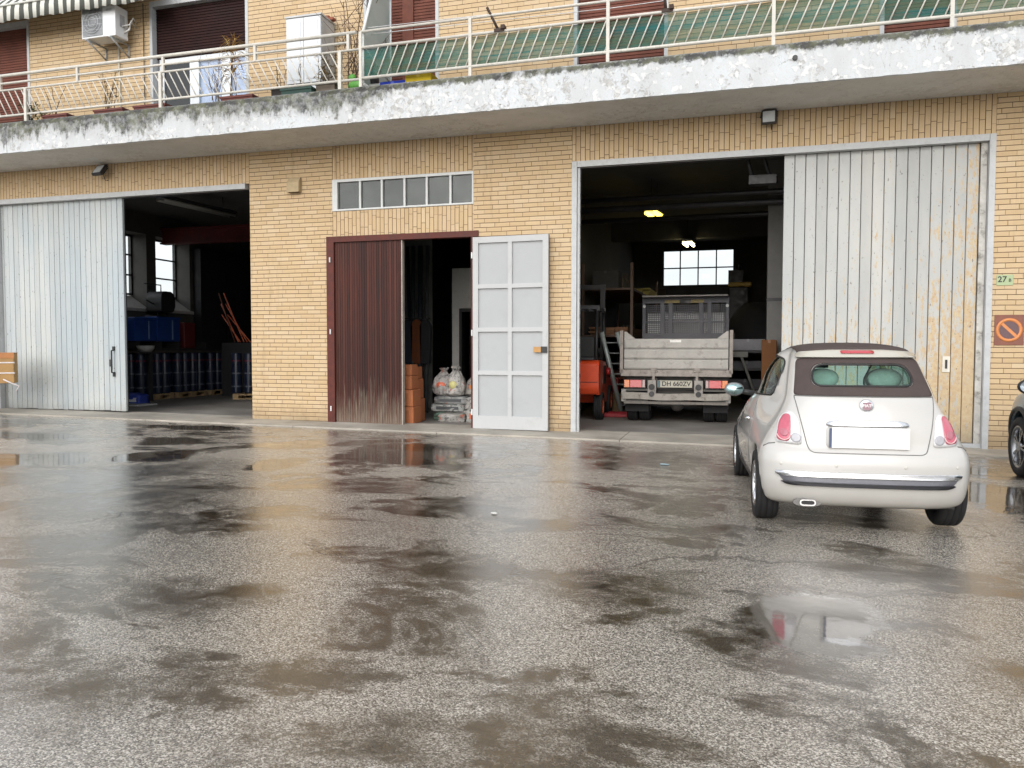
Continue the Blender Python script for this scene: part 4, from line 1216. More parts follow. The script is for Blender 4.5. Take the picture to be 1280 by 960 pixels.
# ------------------------------------------------------------------ tipper truck in the right hall
def tipper():
    t = thing('tipper_truck', 'small tipper truck with whitish drop-side bed and grid headboard, backed to the doorway', 'truck', (-1.19, 2.02, .084), R(1.0))
    bedm = plain((.38, .365, .34), .6, 0, .18, 3, .2, .35, .7)
    rail = plain((.28, .25, .225), .6, 0, .3, 9, .3, .4, .8)
    chas = plain((.09, .085, .08), .6, .1, .3, 8, .2, .4, .4)
    W = .985
    # tailgate
    b = MB(); z0, z1 = 1.0, 1.565
    for k in range(3):
        a = z0+(z1-z0)*k/3; c = z0+(z1-z0)*(k+1)/3
        b.prism([(0, a+.004), (.004, a+.004), (-.012, a+.03), (-.012, c-.03), (0, c-.004), (.03, c-.004), (.03, a+.004)], -W+.05, W-.05, 'x')
    b.box(-W+.05, W-.05, .03, .045, z0, z1)
    tg = b.build('tailgate', bedm, t)
    for s in (-1, 1):
        b = MB(); b.prism([(s*(W-.05), 1.565), (s*(W-.05), 1.70), (s*(W-.08), 1.70), (s*(W-.24), 1.575), (s*(W-.24), 1.565)], .0, .035, 'y'); b.build('gate_ear', bedm, tg)
        b = MB(); b.box(s*W-.03, s*W+.03, -.02, .07, .93, 1.72); b.build('corner_post', rail, t)
        b = MB(); b.box(s*(W-.012)-.02, s*(W-.012)+.02, .07, 3.16, 1.0, 1.56)
        for q in (1.19, 1.38): b.box(s*(W-.012)-.028, s*(W-.012)+.028, .07, 3.16, q-.01, q+.01)
        b.build('side_board', bedm, t)
    b = MB(); b.box(-.1, .1, -.017, -.0125, 1.50, 1.545); b.build('gate_label', plain((.7, .69, .66), .5), tg)
    for x in (-.39, .39):
        b = MB(); b.box(x-.05, x+.05, -.05, -.022, .985, 1.03).box(x-.022, x+.022, -.045, -.022, .80, .985).cyl((x-.06, -.035, .965), (x+.06, -.035, .965), .016, 8); b.build('gate_latch', rail, tg)
    b = MB(); b.box(-W-.01, W+.01, -.02, .10, .875, .995); b.box(-W, W, .10, 3.18, .93, .99); b.build('bed_floor', rail, t)
    # headboard with mesh
    hd = plain((.12, .122, .14), .55, .1, .25, 7, .2)
    b = MB(); Y = 3.2
    b.box(-.94, .94, Y, Y+.05, .99, 1.64); b.box(-.94, -.88, Y, Y+.06, 1.64, 2.398); b.box(.88, .94, Y, Y+.06, 1.64, 2.398)
    b.box(-.94, .94, Y, Y+.06, 2.40, 2.53); b.box(-.88, .88, Y, Y+.05, 1.64, 1.72)
    for x in (-.50, -.32, .34, .52): b.box(x-.045, x+.045, Y, Y+.04, 1.72, 2.398)
    hb = b.build('headboard', hd, t)
    b = MB(); b.box(-.92, .92, Y-.35, Y-.005, 2.525, 2.55); b.build('guard_shelf', plain((.36, .34, .33), .5, 0, .3, 5, .1, .4, .6), hb)
    b = MB()
    for i in range(38):
        x = -.87+1.74*i/37; b.box(x-.006, x+.006, Y+.012, Y+.02, 1.72, 2.36)
    for i in range(15):
        z = 1.73+.62*i/14; b.box(-.88, .88, Y+.021, Y+.028, z-.006, z+.006)
    b.box(-.88, .88, Y+.005, Y+.035, 1.97, 1.995)
    b.build('grille_mesh', hd, hb)
    for x in (-.9, .9):
        b = MB(); b.cyl((x, Y-.03, 2.33), (x, Y, 2.33), .035, 10); b.build('marker_lamp', plain((.55, .56, .56), .3), hb)
    b = MB(); b.box(-.45, .40, Y-.012, Y-.002, 2.40, 2.47); b.build('board_strip', plain((.34, .27, .12), .6, 0, .4, 6), hb)
    b = MB(); b.box(-.12, .12, Y-.016, Y-.0125, 2.39, 2.48); b.build('strip_gap', BLACKP, hb)
    # cab ahead of the headboard
    cab = plain((.74, .75, .75), .45, 0, .1, 3)
    b = MB(); b.prism(rounded([(3.34, .55), (4.85, .55), (4.95, 1.15), (4.72, 2.12), (4.55, 2.22), (3.40, 2.20), (3.34, 2.1)], .08, 4), -.84, .84, 'x')
    co = b.build('cab', cab, t)
    b = MB(); b.box(-.55, .55, 3.325, 3.336, 1.62, 2.05); b.build('cab_rear_window', plain((.03, .035, .035), .1), co)
    for s in (-1, 1):
        b = MB(); b.prism(rounded([(3.75, 1.4), (4.70, 1.35), (4.58, 1.98), (3.75, 2.0)], .06, 3), s*.845-.003, s*.845+.003, 'x'); b.build('cab_window', plain((.04, .05, .05), .08), co)
        b = MB(); b.box(s*1.02-.06, s*1.02+.06, 4.6, 4.64, 1.45, 1.75); b.box(min(s*.84, s*.98), max(s*.84, s*.98), 4.61, 4.63, 1.6, 1.63); b.build('cab_mirror', BLACKP, co)
    # chassis
    b = MB()
    for x in (-.39, .39): b.box(x-.06, x+.06, .06, 4.3, .62, .84)
    b.box(-.5, .5, .2, .3, .62, .76).box(-.9, .9, .5, .6, .72, .86); b.box(-.93, .93, .32, .36, .5, .86)
    b.build('chassis', chas, t)
    for x in (-.42, .42):
        b = MB(); b.box(x-.075, x+.075, -.045, .03, .46, .80); b.build('tow_bracket', plain((.30, .28, .26), .6, .1, .3, 9, .2, .4, .7), t)
        b = MB(); b.cyl((x, -.08, .55), (x, -.045, .55), .05, 14).cyl((x, -.08, .68), (x, -.045, .68), .055, 14); b.build('bracket_eye', BLACKP, t)
    # lamp clusters
    for s in (-1, 1):
        b = MB(); b.box(min(s*.54, s*.94), max(s*.54, s*.94), -.01, .10, .655, .815); lo = b.build('tail_lamp', BLACKP, t)
        for a, c, m in ((.54, .60, (.34, .22, .22)), (.60, .83, (.50, .035, .045)), (.83, .935, (.65, .16, .02))):
            b = MB(); b.box(min(s*a, s*c)+.003, max(s*a, s*c)-.003, -.03, -.011, .665, .805); b.bevel(.006); b.build('lamp_lens', lens(m), lo)
        b = MB(); b.box(min(s*.50, s*.96), max(s*.50, s*.96), .05, .85, .60, .64); b.box(min(s*.50, s*.96), max(s*.50, s*.96), .02, .05, .40, .52)
        b.build('mudguard', plain((.13, .125, .115), .65, 0, .3, 9, .2, .4, .6), t)
        b = MB(); b.box(min(s*.90, s*.985), max(s*.90, s*.985), .01, .04, .40, .63); b.build('side_bracket', plain((.30, .29, .27), .6, 0, .4, 15, .2, .4, .8), t)
    # plate, bumper
    b = MB(); b.box(-.315, .305, -.03, -.01, .672, .80); po = b.build('number_plate', plain((.42, .40, .33), .5, 0, .12, 8, .05, .4, .3), t)
    b = MB(); b.box(-.309, -.270, -.033, -.0305, .677, .795); b.build('plate_band', plain((.05, .10, .12), .5), po)
    text_part('plate_number', 'DH 660ZV', .118, plain((.03, .03, .03), .6), po, Matrix.Translation((.02, -.031, .736)) @ UP_Y @ Matrix.Diagonal((.98, 1, 1, 1)), .002)
    b = MB(); n = 24; rows = []
    for i in range(n+1):
        x = -.95+1.9*i/n; dz = -.018*math.sin((x+.95)/1.9*PI)+.006*math.sin(x*7)
        rows.append([b.bm.verts.new(q) for q in ((x, -.06, .455+dz), (x, -.065, .575+dz), (x, -.01, .58+dz), (x, -.01, .45+dz))])
    for a, c in zip(rows, rows[1:]):
        for k in range(4): b.bm.faces.new((a[k], c[k], c[(k+1) % 4], a[(k+1) % 4]))
    b.bm.faces.new(rows[0]); b.bm.faces.new(rows[-1][::-1])
    b.build('bumper_beam', plain((.30, .28, .25), .6, .1, .25, 6, .3, .4, .8), t)
    b = MB(); b.box(-.94, .94, .0, .06, .36, .41); b.build('under_run_bar', plain((.17, .155, .14), .6, 0, .3, 9, .2, .4, .8), t)
    # twin rear wheels, front wheels
    for s in (-1, 1):
        for x in (.595, .83): wheel(t, s*x, .62, .325, .205, s, plain((.24, .22, .2), .6, .2), 6, .55)
        wheel(t, s*.76, 4.1, .325, .2, s, plain((.24, .22, .2), .6, .2), 6, .55)
        b = MB(); b.box(min(s*.5, s*.94), max(s*.5, s*.94), .22, .235, .20, .60); b.build('mud_flap', RUBBER, t)
    b = MB(); b.cyl((-.5, .62, .325), (.5, .62, .325), .055, 12); b.ball((0, .62, .325), .14, .14, .14, 14, 8); b.build('rear_axle', chas, t)
    b = MB(); b.tube([(.25, .1, .43), (.25, .5, .42), (.22, 2, .45)], .03, 8); b.build('exhaust_pipe', plain((.16, .11, .08), .7, .3), t)
tipper()

def forklift():
    t = thing('forklift', 'orange forklift truck half hidden behind the doorway jamb', 'forklift', (-3.04, 2.06, .084), R(3))
    orm = plain((.70, .075, .02), .42, 0, .12, 4, .05, .5, .2, .4)
    b = MB(); b.prism(rounded([(.0, .62), (.06, .50), (.55, .50), (.75, .30), (1.9, .30), (1.9, .78), (1.1, 1.12), (.12, 1.17), (.0, 1.1)], .05, 4), -.50, .42, 'x')
    bmesh.ops.bevel(b.bm, geom=[e for e in b.bm.edges if abs(e.verts[0].co.x-e.verts[1].co.x) < 1e-5], offset=.04, segments=2, affect='EDGES')
    bo = b.build('counterweight', orm, t)
    b = MB(); b.box(-.49, .41, -.008, .002, .74, .752); b.build('panel_gap', BLACKP, bo)
    b = MB(); b.box(.40, .428, .70, 1.15, .68, 1.04); b.build('side_grille', BLACKP, bo)
    b = MB(); b.box(-.40, .32, .05, 1.0, 1.17, 1.21); b.build('engine_cover', DARKM, t)
    b = MB(); b.box(-.25, .25, .62, .75, 1.2, 1.62).box(-.25, .25, .75, 1.2, 1.2, 1.32); b.bevel(.03, 2); b.build('driver_seat', BLACKP, t)
    for (x, y) in ((-.42, .22), (.34, .22), (-.42, 1.62), (.34, 1.62)):
        b = MB(); yy = y + (.16 if y < 1 else -.22); b.tube([(x, y, 1.0), (x, yy, 2.16)], .032, 8); b.build('guard_post', BLACKP, t)
    b = MB()
    b.box(-.47, .39, .34, .40, 2.15, 2.22).box(-.47, .39, 1.36, 1.42, 2.15, 2.22)
    for k in range(6): b.box(-.47+k*.16, -.44+k*.16, .40, 1.36, 2.16, 2.20)
    b.box(-.47, -.41, .34, 1.42, 2.12, 2.15).box(.33, .39, .34, 1.42, 2.12, 2.15)
    b.build('overhead_guard', DARKM, t)
    b = MB()
    for x in (-.33, .25): b.box(x-.05, x+.05, 2.0, 2.12, .1, 2.75)
    b.box(-.3, .22, 2.02, 2.10, 1.3, 1.4).box(-.3, .22, 2.02, 2.10, 2.65, 2.75); b.build('mast', BLACKP, t)
    for x in (-.25, .17):
        b = MB(); b.box(x-.06, x+.06, 2.16, 3.0, .06, .11).box(x-.06, x+.06, 2.125, 2.17, .06, .6); b.build('fork', BLACKP, t)
    for s, x in ((-1, -.42), (1, .36)):
        for y, r, wd in ((.42, .27, .17), (1.75, .31, .2)):
            o = wheel(t, x+s*.02, y, r, wd, s, plain((.52, .09, .03), .5, 0, .2, 6), 4, .58)
    b = MB(); b.lathe([(.15+.014*math.cos(a), .014*math.sin(a)) for a in [2*PI*k/8 for k in range(8)]], (0, 0, 0), 'z', 24, 'loop')
    for v in b.bm.verts: v.co = Matrix.Translation((-.04, 1.28, 1.45)) @ Matrix.Rotation(R(35), 4, 'X') @ v.co
    b.build('steering_wheel', BLACKP, t)
    b = MB(); b.cyl((.43, 1.28, .92), (.5, 1.28, .92), .075, 14); b.build('work_lamp', plain((.5, .03, .03), .4), t)
forklift()
# ------------------------------------------------------------------ things inside the halls
def ladder():
    t = thing('ladder', 'grey aluminium ladder leaning between the forklift and the tipper', 'ladder', (-2.22, 3.7, .084))
    a, c = Vector((-.42, -.30, 1.72)), Vector((0, .10, 0))
    d = (a-c)
    for s in (-1, 1):
        b = MB(); off = Vector((s*.15, .04*s, 0))
        b.tube([c+off*1.3, a+off], .05, 6); b.build('rail', plain((.33, .37, .36), .4, .3), t)
    for k in range(1, 8):
        p = c+d*(k/8); q = Vector((.17, .045, 0)); b = MB(); b.tube([p-q, p+q], .016, 6); b.build('rung', plain((.2, .22, .22), .5, .3), t)
ladder()
b = MB(); b.box(-.28, .28, -.17, .17, 0, .08); b.box(-.2, .2, -.1, .1, .08, .1); b.bevel(.01)
o = b.build('tool_case', plain((.30, .02, .03), .5)); o.location = (-2.42, 3.3, .084); tag(o, 'small flat red tool case on the floor by the ladder foot', 'tool case')
def jerry():
    b = MB(); b.box(-.16, .16, -.1, .1, 0, .34); b.bevel(.03, 2)
    o = b.build('fuel_can', plain((.34, .02, .025), .45)); o.location = (-2.80, 4.75, .49); tag(o, 'red fuel can standing on the crate beside the forklift', 'fuel can')
    b = MB(); b.cyl((.08, 0, .33), (.08, 0, .39), .03, 10).tube([(-.12, 0, .33), (-.12, 0, .38), (.02, 0, .38), (.02, 0, .33)], .014, 6); b.build('cap', BLACKP, o)
    b = MB(); b.box(-.25, .25, -.2, .2, 0, .4); b.box(-.27, .27, -.22, -.2, .05, .12).box(-.27, .27, -.22, -.2, .28, .36)
    o = b.build('wooden_crate', plain((.25, .17, .09), .8)); o.location = (-2.80, 4.75, .084); tag(o, 'brown wooden crate under the red fuel can', 'crate')
jerry()

def fluorescent(name, label, loc, rot, col, s, L=1.1):
    t = thing(name, label, 'ceiling lamp', loc, rot, 'lit tube lamps in the right hall' if s else None)
    b = MB(); b.box(-.13, .13, -L/2, L/2, .05, .10); b.build('housing', WHITE if s else DARKM, t)
    for x in (-.085, .085):
        g = NG('lit tube' if s else 'unlit tube'); n = g.noise(g.obj(), 4, 2)
        m = g.bsdf((.8, .8, .75), .3, emit=col, emit_s=s) if s else g.bsdf((.35, .36, .35), .3)
        b = MB(); b.cyl((x, -L/2+.03, 0), (x, L/2-.03, 0), .036, 10); b.build('tube', m, t)
    b = MB()
    for y in (-L*.35, L*.35): b.tube([(0, y, .085), (0, y, 4.98-loc[2])], .006, 5)
    b.build('hanger', DARKM, t)
fluorescent('tube_lamp', 'nearer lit yellow twin tube lamp hanging in the right hall', (-1.83, 4.1, 4.26), R(-8), (1, .74, .10), 3.2, .7)
fluorescent('tube_lamp', 'smaller far lit pale twin tube lamp hanging above the back window', (-1.45, 9.2, 4.28), R(-5), (1, .84, .42), 4.0, .7)
fluorescent('tube_lamp', 'unlit dark ceiling lamp in the left hall', (-11.75, 2.4, 4.60), R(-6), (0, 0, 0), 0, 2.2)

# shelves with stock, built once per layout
def shelf_unit(label, loc, rot, w, d, zs, H, m=DARKM):
    t = thing('storage_rack', label, 'rack', loc, rot)
    for x in (-w/2, w/2):
        for y in (-d/2, d/2):
            b = MB(); b.box(x-.03, x+.03, y-.03, y+.03, 0, H); b.build('upright', m, t)
    for z in zs:
        b = MB(); b.box(-w/2-.02, w/2+.02, -d/2-.02, d/2+.02, z-.05, z-.005); b.build('shelf', m, t)
    return t
def carton(label, loc, rot, sx, sy, sz, col=(.42, .26, .115), name='cardboard_box', cat='box', group=None):
    b = MB(); b.box(-sx/2, sx/2, -sy/2, sy/2, 0, sz); b.bevel(min(.008, sx*.04))
    o = b.build(name, plain(col, .8, 0, .14, 6, .05, .2)); o.location = loc; o.rotation_euler = (0, 0, rot)
    tag(o, label, cat, group)
    b = MB(); b.box(-.025, .025, -sy/2-.001, sy/2+.001, sz-.06, sz+.0015); b.build('tape', plain(tuple(min(1, c*1.25) for c in col), .4), o)
    return o
F = .084
rnd = random.Random(21)
# rack on the left of the right hall, seen over the forklift
shelf_unit('tall dark rack along the left wall of the right hall, loaded with timber', (-2.95, 7.6, F), 0, 1.1, 5.2, (.6, 1.7, 2.75), 3.3, plain((.10, .06, .04), .6))
def boards(label, x0, x1, y0, y1, z, n, col, name='timber_bundle', cat='timber'):
    b = MB()
    for k in range(n):
        zz = z+.045*(k//3); xx = x0+(x1-x0)*((k % 3)/3); dx = (x1-x0)/3-.015
        b.box(xx+rnd.uniform(0, .01), xx+dx, y0+rnd.uniform(0, .3), y1-rnd.uniform(0, .3), zz, zz+.04)
    o = b.build(name, plain(col, .75, 0, .3, 7)); tag(o, label, cat); return o
boards('bundle of brown boards on the middle shelf of the tall rack', -3.4, -2.5, 5.1, 10, F+1.7, 12, (.22, .11, .055))
boards('bundle of reddish boards on the low shelf of the tall rack', -3.4, -2.5, 5.2, 10, F+.6, 15, (.16, .06, .035))
boards('yellowish bundle of battens on the top shelf of the tall rack', -2.9, -2.35, 8.0, 10.1, F+2.75, 15, (.42, .34, .09))
for k, (y, h, c, lb) in enumerate(((5.6, .42, (.06, .06, .062), 'black box at the near end of the rack top'), (6.4, .32, (.16, .14, .10), 'tan box in the middle of the rack top'), (7.2, .5, (.09, .075, .06), 'dark brown taller box at the far part of the rack top'))):
    carton(lb, (-3.05, y, F+2.75), 0, .6, .6, h, c)
# panels leaning at the left, beyond the forklift
for k in range(3):
    b = MB(); b.box(-.02, .02, 0, .9, 0, 2.1)
    o = b.build('leaning_panel', plain(((.16, .15, .14), (.12, .11, .10), (.20, .18, .16))[k], .7)); o.location = (-3.15+.10*k, 10.4, F); o.rotation_euler = (0, R(-6), 0)
    tag(o, ('grey', 'dark grey', 'paler grey')[k]+' sheet panel leaning behind the rack, '+('nearest the wall', 'between two others', 'outermost')[k], 'panel')
# workbench and machines at the back of the right hall
shelf_unit('dark low workbench under the back window', (-1.2, 12.6, F), 0, 3.6, .9, (1.0, 2.3), 2.35, plain((.08, .06, .045), .6))
carton('brown crate on the bench left of the back window', (-2.62, 12.5, F+2.3), R(5), .5, .5, .95, (.07, .055, .05))
carton('olive chest on the bench under the back window', (-1.35, 12.5, F+2.3), 0, 1.3, .5, .62, (.09, .08, .06))
def compressor(loc):
    t = thing('compressor', 'dark machine with a yellow hood silhouetted against the back window', 'machine', loc)
    b = MB(); b.box(-.28, .28, -.25, .25, 0, .95); b.bevel(.03); b.build('cabinet', BLACKP, t)
    b = MB(); b.box(-.30, .36, -.30, .26, .95, 1.08); b.bevel(.02); b.build('hood', plain((.42, .28, .04), .5), t)
    b = MB(); b.box(-.3, .12, -.1, .1, 1.08, 1.45); b.cyl((.05, 0, 1.45), (.05, 0, 1.66), .06, 10); b.build('motor', BLACKP, t)
compressor((-.15, 11.6, F+2.3-.05))
shelf_unit('dark stand carrying the yellow hooded machine', (-.1, 11.6, F), 0, .9, .8, (1.0, 2.25), 2.2)
# clutter on the right side, between the tipper and the column
def heap(label, loc, sx, sy, sz, col, name, cat):
    b = MB(); b.ball((0, 0, sz*.5), sx/2, sy/2, sz*.5, 14, 9, .06)
    for v in b.bm.verts:
        if v.co.z < 0: v.co.z = 0
    o = b.build(name, plain(col, .8, 0, .35, 5)); o.location = loc; tag(o, label, cat); return o
shelf_unit('dark steel rack on the right side of the right hall, behind the tipper', (.12, 6.6, F), 0, .9, 1.8, (.5, .95, 1.35), 1.6)
carton('grey metal case on the top shelf right of the tipper', (.10, 5.9, F+1.35), 0, .72, .5, .25, (.30, .30, .32))
carton('dark grey case on the middle shelf right of the tipper', (.08, 5.9, F+.95), 0, .8, .5, .16, (.13, .13, .14))
carton('dark low case on the bottom shelf right of the tipper', (.05, 5.9, F+.5), 0, .8, .5, .2, (.10, .10, .11))
heap('black tarpaulin heap on the right side of the hall', (.35, 8.7, F), 1.9, 1.8, 2.6, (.02, .02, .023), 'tarpaulin_heap', 'tarpaulin')
b = MB(); b.tube([(0, 0, 0), (-.45, .1, 1.25)], .03, 8); b.box(-.62, -.30, .02, .18, 1.2, 1.32)
o = b.build('push_broom', plain((.22, .22, .20), .6)); o.location = (.40, 5.3, F+.0); tag(o, 'grey handled broom leaning on the rack right of the tipper', 'broom')
carton('brown cardboard box on end against the white column', (.46, 2.66, F), 0, .26, .22, 1.55, (.16, .07, .028))
b = MB(); b.box(-.05, .05, -.06, .06, 0, 1.95); o = b.build('spirit_level', plain((.42, .26, .03), .5)); o.location = (.73, 2.70, F); tag(o, 'upright yellow plank beside the white column', 'plank')
carton('small tan box on the floor in front of the column', (.32, 2.35, F), R(10), .3, .3, .28, (.36, .26, .13))
b = MB(); b.box(.41, .71, 2.892, 2.899, 2.36, 2.42); b.build('column_band', DARKM, BLD)
def door_motor():
    t = thing('door_motor', 'dark door motor with bent brackets under the right lintel', 'motor', (.25, .75, 4.45))
    b = MB(); b.tube([(-.12, 0, .3), (-.22, .0, .05), (-.12, 0, -.30)], .035, 8).tube([(.10, 0, .35), (.02, 0, .1), (.14, 0, -.28)], .03, 8); b.build('bracket', BLACKP, t)
    b = MB(); b.box(-.2, .22, -.1, .1, -.34, -.2); b.cyl((-.2, 0, -.27), (.25, 0, -.27), .06, 10); b.build('drive', BLACKP, t)
door_motor()

# ---------------------------------------------------------------- left hall
FL = .166
def pallet(label, loc, rot=0, n=1):
    t = thing('wooden_pallet', label, 'pallet', loc, rot)
    pm = plain((.40, .28, .15), .8, 0, .25, 6)
    b = MB()
    for k in range(7): b.box(-.6+k*.175, -.6+k*.175+.13, -.4, .4, .12, .14)
    b.build('deck', pm, t)
    b = MB()
    for x in (-.6, -.07, .46):
        for y in (-.4, -.06, .28): b.box(x, x+.14, y, y+.12, .02, .1)
    for y in (-.4, -.06, .28): b.box(-.6, .6, y, y+.12, 0, .02); b.box(-.6, .6, y, y+.12, .10, .12)
    b.build('blocks', pm, t)
    return t
pal_lab = ['nearest wooden pallet under the membrane rolls by the white door', 'second wooden pallet under the membrane rolls', 'third wooden pallet under the membrane rolls', 'farthest wooden pallet under the membrane rolls']
roll_m = plain((.010, .017, .042), .35, 0, .3, 6, .1, .5)
band_w = plain((.13, .145, .17), .5); band_r = plain((.15, .03, .05), .5)
def membrane_roll():
    t = thing('membrane_roll', 'dark blue-black roll of roofing membrane standing on a pallet in the left hall', 'roll', (0, 0, 0), 0, 'membrane rolls on the pallets')
    b = MB(); b.lathe([(.04, .0), (.125, .0), (.13, .02), (.13, 1.02), (.125, 1.04), (.04, 1.04), (.035, .98)], (0, 0, 0), 'z', 18, False); b.build('roll_body', roll_m, t)
    b = MB()
    for z in (.16, .50): b.lathe([(.132, z), (.134, z+.005), (.134, z+.03), (.132, z+.035)], (0, 0, 0), 'z', 18, False)
    b.build('white_band', band_w, t)
    b = MB(); b.lathe([(.132, .82), (.134, .825), (.134, .855), (.132, .86)], (0, 0, 0), 'z', 18, False); b.build('upper_band', band_r, t)
    b = MB(); b.box(.118, .1335, -.018, .018, .03, 1.0); b.build('wrap_edge', plain((.04, .05, .08), .4), t)
    return t
base = None
k = 0
for i in range(4):
    y = 3.92+i*1.32
    pallet(pal_lab[i], (-14.62+.02*i, y, FL), R(90+(i % 2)*1.5))
    for j in range(4):
        for q in range(2):
            loc = (-14.36-.29*q+.02*i+rnd.uniform(-.01, .01), y-.43+.29*j+rnd.uniform(-.012, .012), FL+.141)
            rz = rnd.uniform(-1.2, .2)
            if base is None: base = membrane_roll(); base.location = loc; base.rotation_euler = (0, 0, rz)
            else: dup(base, loc, rz)
            k += 1
# pallet board laid on the rolls, carrying blue tanks and a fan
b = MB(); b.box(-14.95, -14.28, 3.3, 8.6, 0, .05); b.box(-14.95, -14.28, 3.3, 3.4, .05, .09)
o = b.build('plywood_sheet', plain((.06, .05, .042), .8)); o.location = (0, 0, FL+.141+1.042); tag(o, 'dark plywood sheet lying on top of the membrane rolls', 'plywood')
ZT = FL+.141+1.042+.052
blue = plain((.012, .055, .26), .4, 0, .15, 4, .05, .5)
def tank(label, y, w, h, x=-14.62):
    t = thing('blue_tank', label, 'tank', (x, y, ZT+.24), 0)
    b = MB(); b.box(-.32, .32, -w/2, w/2, 0, h); b.bevel(.035, 2); b.build('tank_body', blue, t)
    b = MB(); b.box(-.335, .335, -w/2-.012, w/2+.012, h-.012, h+.03); b.bevel(.01); b.build('rim', plain((.015, .07, .30), .4), t)
    b = MB(); b.box(.322, .328, w*.12, w*.17, .05, h-.05); b.build('seam_strip', plain((.22, .32, .5), .4), t)
tank('nearer blue tank on the membrane rolls, cut off by the white door', 3.62, .74, .56)
tank('wider blue tank on the membrane rolls below the fan', 4.46, .86, .60)
b = MB(); b.box(-14.95, -14.3, 3.3, 6.1, ZT+.001, ZT+.06)
for y in (3.35, 4.1, 4.8, 5.9): b.box(-14.95, -14.3, y, y+.08, ZT+.06, ZT+.238)
o = b.build('timber_bearer', plain((.03, .028, .026), .8)); tag(o, 'dark timber bearers between the rolls and the blue tanks', 'timber')
b = MB(); b.lathe([(.02, 0), (.13, 0), (.2, .10), (.21, .16), (.19, .16), (.12, .03), (.02, .03)], (0, 0, 0), 'z', 20, False)
o = b.build('basin', plain((.5, .5, .48), .3)); o.location = (-14.16, 3.45, ZT-.05+.02); tag(o, 'small white basin on the rolls beside the white door', 'basin')
b = MB(); b.box(-14.27, -13.96, 3.3, 3.6, ZT-.05-.02, ZT-.05+.018); o = b.build('basin_board', DARKM); tag(o, 'dark board carrying the white basin', 'board')
b = MB(); b.box(-14.08, -14.0, 3.42, 3.5, FL, ZT-.072); o = b.build('support_post', DARKM); tag(o, 'dark post under the basin board', 'post')
def fan():
    t = thing('barrel_fan', 'black blower with a handle on top of the blue tanks, against the window', 'fan', (-14.55, 4.5, ZT+.24+.632))
    b = MB(); b.prism(rounded([(-.30, .12), (.12, .12), (.22, .2), (.22, .55), (.12, .66), (-.22, .66), (-.30, .55)], .07, 4), -.22, .24, 'x'); b.bevel(.015); b.build('housing', BLACKP, t)
    b = MB(); b.tube([(0, -.62, .83), (0, -.02, .83), (0, -.02, .66)], .016, 6).tube([(0, -.3, .33), (0, -.58, .42)], .02, 6); b.build('handle', BLACKP, t)
    b = MB(); b.tube([(.1, -.45, .02), (.1, .3, .02), (-.12, .3, .02), (-.12, -.45, .02), (.1, -.45, .02)], .022, 6).tube([(.1, -.25, .02), (0, -.15, .14)], .02, 6).tube([(.1, .15, .02), (0, .08, .14)], .02, 6); b.build('stand', BLACKP, t)
fan()
b = MB(); b.box(-.03, .52, 0, .45, 0, .7); b.bevel(.02)
o = b.build('red_crate', plain((.14, .015, .015), .6)); o.location = (-14.95, 5.2, ZT+.062); tag(o, 'dark red box past the blue tanks under the window sill', 'box')
# blue and white sack of goods by the white door
def bag_mat(col, seed):
    g = NG('printed woven plastic'); o = g.obj()
    a = g.n('ShaderNodeVectorMath'); a.operation = 'ADD'; g.put(a.inputs[0], o); a.inputs[1].default_value = (seed*1.7, seed*.9, seed*.3)
    v = a.outputs[0]
    n = g.noise(v, 7, 5, .65); n2 = g.noise(v, 15, 4, .7); n3 = g.noise(v, 5.5, 3)
    c = g.mix(g.rng(n, .35, .65), tuple(q*.62 for q in col), tuple(min(1, q*1.2) for q in col))
    c = g.mix(g.mul(g.rng(n2, .56, .60), .8), c, (.06, .06, .065))
    c = g.mix(g.mul(g.rng(n3, .63, .66), .75), c, (.42, .10, .05))
    return g.bsdf(c, .45, 0, g.bump(g.noise(v, 11, 5, .7, .8), .9, .03), .4)
def sack(name, label, loc, sx, sy, sz, col, cat='bag', rot=0, group=None, stripe=None, seed=1):
    rn = random.Random(seed)
    b = MB(); b.box(-sx/2, sx/2, -sy/2, sy/2, 0, sz)
    bmesh.ops.subdivide_edges(b.bm, edges=list(b.bm.edges), cuts=5, use_grid_fill=True)
    for v in b.bm.verts:
        u, w_ = abs(v.co.x)/(sx/2), abs(v.co.y)/(sy/2)
        f = (1-.30*u**4)*(1-.30*w_**4)
        m = sz*.5
        v.co.z = m+(v.co.z-m)*f if v.co.z > m else max(0, v.co.z)
        if v.co.z > .001: v.co += Vector((rn.uniform(-1, 1), rn.uniform(-1, 1), rn.uniform(-1, 1)*.8))*.02
    for f_ in b.bm.faces: f_.smooth = True
    o = b.build(name, bag_mat(col, seed) if seed >= 30 else plain(col, .5, 0, .2, 6, .2)); o.location = loc; o.rotation_euler = (0, 0, rot); tag(o, label, cat, group)
    if stripe:
        q = MB(); q.box(-sx*.34, sx*.34, -sy/2-.012, -sy/2+.02, sz*.25, sz*.62); q.build('printed_band', plain(stripe, .5), o)
    return o
sack('plastic_bag', 'blue and white bag on the floor at the edge of the white door', (-13.55, 2.35, FL), .52, .36, .26, (.03, .06, .34), 'bag', R(8), None, (.62, .63, .66), 5)
b = MB(); b.box(-.5, .5, -.3, .3, 0, .03); o = b.build('white_board', plain((.5, .5, .49), .6)); o.location = (-13.45, 2.1, FL); tag(o, 'thin white board on the floor before the blue bag', 'board')
